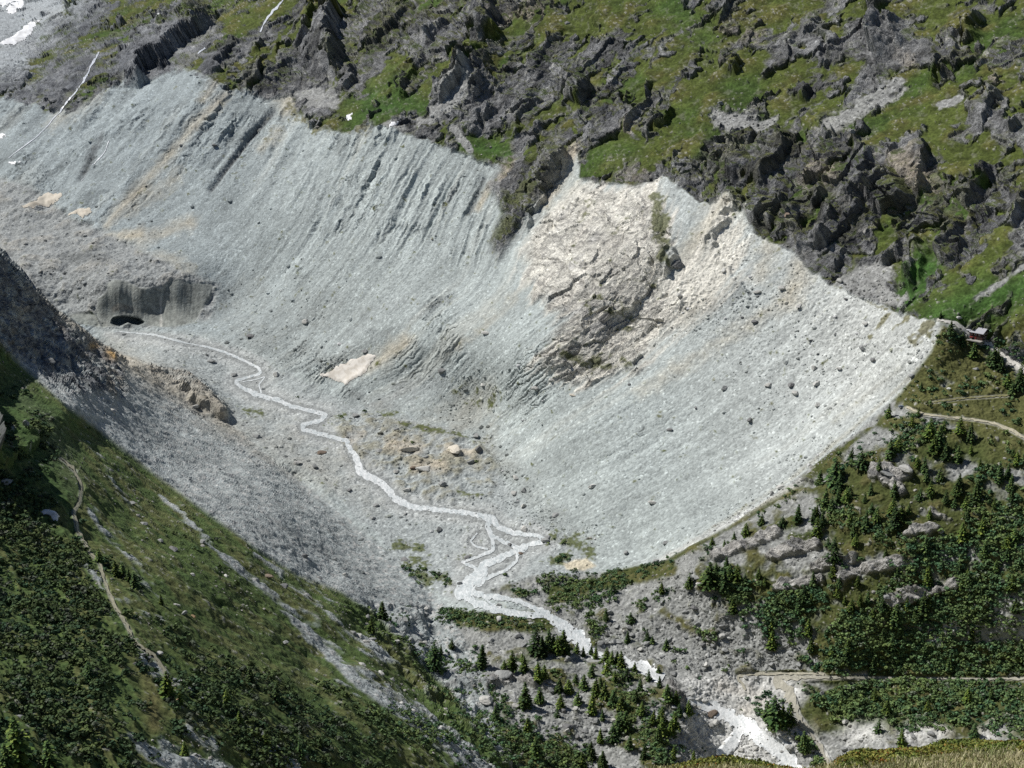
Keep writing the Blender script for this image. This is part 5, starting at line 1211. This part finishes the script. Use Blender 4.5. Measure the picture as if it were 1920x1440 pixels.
def blades(n, t0, t1, x0, x1, hmin, hmax, w, cols, lean, seed, densf=None):
    r = np.random.default_rng(seed)
    px = r.uniform(x0, x1, n); t = r.uniform(t0, t1, n)
    if densf is not None:
        k_ = r.uniform(size=n) < densf(px, t); px, t = px[k_], t[k_]; n = len(px)
    P = on_ledge(px, t); h = r.uniform(hmin, hmax, n); a = r.uniform(0, 6.28, n)
    ln = r.normal(0, lean, (n, 2))
    dx = np.stack([np.cos(a), np.sin(a), 0 * a], -1) * (w * r.uniform(.6, 1.4, n))[:, None]
    top = P + np.stack([ln[:, 0] * h, ln[:, 1] * h, h], -1); midp = P + np.stack([ln[:, 0] * h * .35, ln[:, 1] * h * .35, h * .55], -1)
    V = np.stack([P - dx, P + dx, midp + dx * .8, top, midp - dx * .8], 1).reshape(-1, 3)
    i = np.arange(n)[:, None] * 5
    Fq = np.concatenate([i + np.array([[0, 1, 2, 4]])], 0); Ft = i + np.array([[4, 2, 3, 3]])
    c = np.asarray(cols, f32)[r.integers(0, len(cols), n)] * (1 + r.normal(0, .18, n)).clip(.5, 1.5)[:, None]
    return V, np.concatenate([Fq, i + np.array([[4, 2, 3, 3]])]), np.repeat(c, 5, 0), n
def leaves(n, t0, t1, x0, x1, hfun, size, colf, seed):
    """small leaf cards filling a low cushion"""
    r = np.random.default_rng(seed)
    px = r.uniform(x0, x1, n); t = r.uniform(t0, t1, n)
    H = hfun(px, t); k_ = H > .03; px, t, H = px[k_], t[k_], H[k_]; n = len(px)
    P = on_ledge(px, t) + np.stack([0 * H, 0 * H, H * r.uniform(.1, 1, n) ** .6], -1)
    a = r.normal(size=(n, 3)); a /= np.linalg.norm(a, axis=1, keepdims=True)
    b_ = np.cross(a, r.normal(size=(n, 3))); b_ /= np.linalg.norm(b_, axis=1, keepdims=True)
    s = (size * r.uniform(.6, 1.4, n))[:, None]
    V = np.stack([P - a * s, P + b_ * s * .6, P + a * s, P - b_ * s * .6], 1).reshape(-1, 3)
    return V, np.arange(n * 4).reshape(-1, 4), np.repeat(colf(px, t, P, r), 4, 0)
def heath_h(px, t):
    hum = 0.20 * sstep(1545, 1620, px) * sstep(2100, 1900, px) * sstep(0.90, 0.95, t) + 0.13 * sstep(1230, 1300, px) * sstep(1520, 1470, px) * sstep(.93, .97, t)
    P = on_ledge(px, t)
    return hum * (0.75 + 0.5 * perlin3(P[:, 0] / .5, P[:, 1] / .5, 0 * px))
def heath_c(px, t, P, r):
    q = perlin3(P[:, 0] / .8, P[:, 1] / .8, P[:, 2] / .5) + r.normal(0, .3, len(px))
    c = np.where((q > .62)[:, None], rgb(.30, .12, .035), np.where((q > -.12)[:, None], rgb(.22, .22, .05), rgb(.13, .17, .04)))
    return (c * (1 + r.normal(0, .2, len(px))).clip(.5, 1.6)[:, None]).astype(f32)
hv, hf, hc = leaves(60000, .88, 1.02, 1200, 2020, heath_h, .028, heath_c, 21)
tag(mesh_from('heath_cushions', hv, hf, M_LEAF, hc), 'low rust and green heath shrubs on the grassy foreground lip', 'heath', kind='stuff')
gv, gf, gc, _ = blades(26000, .62, 1.01, 1050, 2020, .06, .19, .007, [(.34, .33, .17), (.42, .39, .23), (.25, .28, .12), (.48, .44, .28)], .5, 22)
tag(mesh_from('foreground_grass', gv, gf, M_LEAF, gc), 'dry yellowish grass on the lip at the bottom edge', 'grass', kind='stuff')

# ------------------------------------------------------------------ the mountain hut, a parked car
def plain(name, c, rough=.8, spec=.2, metal=0.0, noise=.25, scale=4.0):
    m, nt, b = mat_new(name, rough); b.inputs['Specular IOR Level'].default_value = spec; b.inputs['Metallic'].default_value = metal
    tc = node(nt, 'ShaderNodeTexCoord'); nz = node(nt, 'ShaderNodeTexNoise'); nz.inputs['Scale'].default_value = scale; nz.inputs['Detail'].default_value = 4
    nt.links.new(tc.outputs['Object'], nz.inputs['Vector'])
    f = math_(nt, 'MULTIPLY_ADD', math_(nt, 'SUBTRACT', nz.outputs['Fac'], .5), noise * 2, 1.0)
    vm = node(nt, 'ShaderNodeVectorMath', operation='SCALE'); vm.inputs[0].default_value = c; nt.links.new(f, vm.inputs['Scale']); nt.links.new(vm.outputs[0], b.inputs['Base Color'])
    return m
M_WOOD = plain('weathered_timber', (.060, .032, .028)); M_REDWOOD = plain('red_shutter', (.16, .03, .028)); M_ROOF = plain('slate_roof', (.40, .395, .42), .5, .4); M_STONE = plain('stone_base', (.34, .325, .30))
M_GLASS = plain('window_glass', (.03, .035, .045), .15, .5, noise=.05); M_WHITE = plain('white_frame', (.75, .74, .70)); M_RED = plain('red_awning', (.22, .03, .03)); M_PAINT = plain('car_paint', (.20, .25, .36), .25, .5, .3, .05); M_TYRE = plain('tyre', (.02, .02, .02)); M_LAMP = plain('lamp_glass', (.7, .7, .68), .2, .5)
import bmesh
def box_bm(bm, c, s, taper=None):
    r = bmesh.ops.create_cube(bm, size=1.0)
    for v in r['verts']:
        v.co = Vector((v.co.x * s[0], v.co.y * s[1], v.co.z * s[2])) + Vector(c)
    return r['verts']
def bm_obj(name, bm, mat, parent, smooth=False):
    me = bpy.data.meshes.new(name); bmesh.ops.recalc_face_normals(bm, faces=bm.faces[:]); bm.to_mesh(me); bm.free()
    me.materials.append(mat)
    if smooth: me.polygons.foreach_set('use_smooth', np.ones(len(me.polygons), bool))
    o = bpy.data.objects.new(name, me); COL.objects.link(o); o.parent = parent
    return o
def boxes(name, lst, mat, parent, bev=0.0):
    bm = bmesh.new()
    for c, s in lst: box_bm(bm, c, s)
    if bev: bmesh.ops.bevel(bm, geom=bm.edges[:], offset=bev, segments=2, affect='EDGES')
    return bm_obj(name, bm, mat, parent)
hp = ground([1836], [640])[0]
hut = bpy.data.objects.new('mountain_hut', None); COL.objects.link(hut); hut.location = (hp[0], hp[1] + 2.5, hp[2] + 0.5)
hut.rotation_euler = (0, 0, math.radians(48))      # local -Y is the gable facing the road, local -X the long wall
hut.scale = (1.06, 1.06, 1.06)
tag(hut, 'dark timber mountain hut with two grey roofs beside the moraine path', 'hut')
def gable_block(x0, x1, y0, y1, h, rise, z0=0.0):
    bm = bmesh.new(); xm = (x0 + x1) / 2
    vs = [bm.verts.new(p) for p in [(x0, y0, z0), (x1, y0, z0), (x1, y0, h), (xm, y0, h + rise), (x0, y0, h), (x0, y1, z0), (x1, y1, z0), (x1, y1, h), (xm, y1, h + rise), (x0, y1, h)]]
    for f in [(0, 1, 2, 3, 4), (9, 8, 7, 6, 5), (0, 5, 6, 1), (1, 6, 7, 2), (0, 4, 9, 5)]: bm.faces.new([vs[i] for i in f])
    return bm
def gable_roof(x0, x1, y0, y1, h, rise, th=.22, ov=.7):
    bm = bmesh.new(); xm = (x0 + x1) / 2; sl = rise / (xm - x0)
    for sx, xe in ((-1, x0 - ov), (1, x1 + ov)):
        ze = h - ov * sl
        P = [(xe, y0 - ov, ze), (xm, y0 - ov, h + rise), (xm, y1 + ov, h + rise), (xe, y1 + ov, ze)]
        lo = [bm.verts.new((p[0], p[1], p[2] + .02)) for p in P]; hi = [bm.verts.new((p[0], p[1], p[2] + th)) for p in P]
        bm.faces.new(hi); bm.faces.new(lo[::-1])
        for k in range(4): bm.faces.new([lo[k], lo[(k + 1) % 4], hi[(k + 1) % 4], hi[k]])
    return bm
bm_obj('wall', gable_block(-4.2, 4.2, -4.5, 3.5, 5.2, 2.0), M_WOOD, hut)
bm_obj('wall', gable_block(-3.6, 3.8, 3.6, 10.5, 5.8, 2.1), M_WOOD, hut)
rf = bm_obj('roof', gable_roof(-4.2, 4.2, -4.5, 3.2, 5.2, 2.0), M_ROOF, hut)
boxes('chimney', [((1.6, 1.0, 7.2), (.7, .7, 1.6)), ((1.6, 1.0, 8.05), (.9, .9, .15))], M_STONE, rf)
bm_obj('roof', gable_roof(-3.6, 3.8, 4.3, 10.5, 5.8, 2.1), M_ROOF, hut)
boxes('foundation', [((0, -.5, -.6), (8.7, 8.6, 2.9)), ((.1, 7.2, -.6), (7.7, 7.0, 2.9))], M_STONE, hut)
def window(c, w, h, axis):
    fr = []; d = .14
    if axis == 'y':
        for dx, dz, sx, sz in ((-w / 2, 0, .12, h), (w / 2, 0, .12, h), (0, -h / 2, w + .12, .12), (0, h / 2, w + .12, .12)): fr.append(((c[0] + dx, c[1] - .06, c[2] + dz), (sx, d, sz)))
        o = boxes('window', fr, M_WHITE, hut); boxes('pane', [((c[0], c[1] - .02, c[2]), (w - .12, .06, h - .12))], M_GLASS, o)
        boxes('shutter', [((c[0] - w * .85, c[1] - .04, c[2]), (w * .5, .08, h)), ((c[0] + w * .85, c[1] - .04, c[2]), (w * .5, .08, h))], M_REDWOOD, o)
    else:
        for dy, dz, sy, sz in ((-w / 2, 0, .12, h), (w / 2, 0, .12, h), (0, -h / 2, w + .12, .12), (0, h / 2, w + .12, .12)): fr.append(((c[0] - .06, c[1] + dy, c[2] + dz), (d, sy, sz)))
        o = boxes('window', fr, M_WHITE, hut); boxes('pane', [((c[0] - .02, c[1], c[2]), (.06, w - .12, h - .12))], M_GLASS, o)
        boxes('shutter', [((c[0] - .04, c[1] - w * .85, c[2]), (.08, w * .5, h)), ((c[0] - .04, c[1] + w * .85, c[2]), (.08, w * .5, h))], M_REDWOOD, o)
for x in (-2.3, 0.0, 2.3):
    for z in (2.2, 4.3): window((x, -4.5, z), .8, 1.0, 'y')
for y in (-2.5, 0, 2.4): window((-4.2, y, 4.0), .8, 1.0, 'x')
dr = boxes('door', [((-4.26, -.2, 1.6), (.12, 1.0, 2.0))], M_REDWOOD, hut); boxes('handle', [((-4.35, .2, 1.6), (.08, .08, .2))], M_GLASS, dr)
boxes('awning', [((-4.9, 2.2, 2.3), (1.3, 1.8, .10)), ((-5.5, 2.2, 2.15), (.10, 1.8, .35))], M_RED, hut)
boxes('terrace', [((-5.8, -.5, .55), (3.1, 9.0, .5))], M_STONE, hut)

cp = ground([1690], [764])[0]
car = bpy.data.objects.new('parked_car', None); COL.objects.link(car); car.location = (cp[0], cp[1], cp[2] + .1)
nn = sample(NB, [1690], [764])[0]
car.rotation_euler = (0, math.radians(6), math.radians(-14))
tag(car, 'blue grey car parked on the grass at the end of the path', 'car')
bm = bmesh.new()
prof = [(-2.2, .45), (-2.25, .85), (-1.5, .98), (-.75, 1.48), (.9, 1.52), (1.75, 1.02), (2.2, .95), (2.25, .45)]
for sy in (-1, 1):
    pass
L0 = [bm.verts.new((x, -.85 if z < 1.1 else -.70, z)) for x, z in prof]; L1 = [bm.verts.new((x, .85 if z < 1.1 else .70, z)) for x, z in prof]
bm.faces.new(L0); bm.faces.new(L1[::-1])
for k in range(8): bm.faces.new([L0[k], L0[(k + 1) % 8], L1[(k + 1) % 8], L1[k]])
bmesh.ops.bevel(bm, geom=bm.edges[:], offset=.06, segments=2, affect='EDGES')
bm_obj('body', bm, M_PAINT, car)
boxes('window', [((.08, -.79, 1.24), (1.7, .04, .34)), ((.08, .79, 1.24), (1.7, .04, .34))], M_GLASS, car)
bm = bmesh.new(); v_ = [bm.verts.new(p) for p in [(-1.48, -.66, 1.03), (-1.48, .66, 1.03), (-.82, .60, 1.49), (-.82, -.60, 1.49)]]; bm.faces.new(v_); bm_obj('windscreen', bm, M_GLASS, car)
for x in (-1.4, 1.4):
    for y in (-.82, .82):
        bm = bmesh.new(); bmesh.ops.create_cone(bm, cap_ends=True, segments=16, radius1=.36, radius2=.36, depth=.24, matrix=Matrix.Translation((x, y, .38)) @ Matrix.Rotation(math.pi / 2, 4, 'X')); w_ = bm_obj('wheel', bm, M_TYRE, car)
        bm = bmesh.new(); bmesh.ops.create_cone(bm, cap_ends=True, segments=12, radius1=.2, radius2=.2, depth=.27, matrix=Matrix.Translation((x, y, .38)) @ Matrix.Rotation(math.pi / 2, 4, 'X')); bm_obj('rim', bm, M_LAMP, w_)
for y in (-.6, .6): boxes('headlight', [((-2.26, y, .72), (.06, .3, .16))], M_LAMP, car)
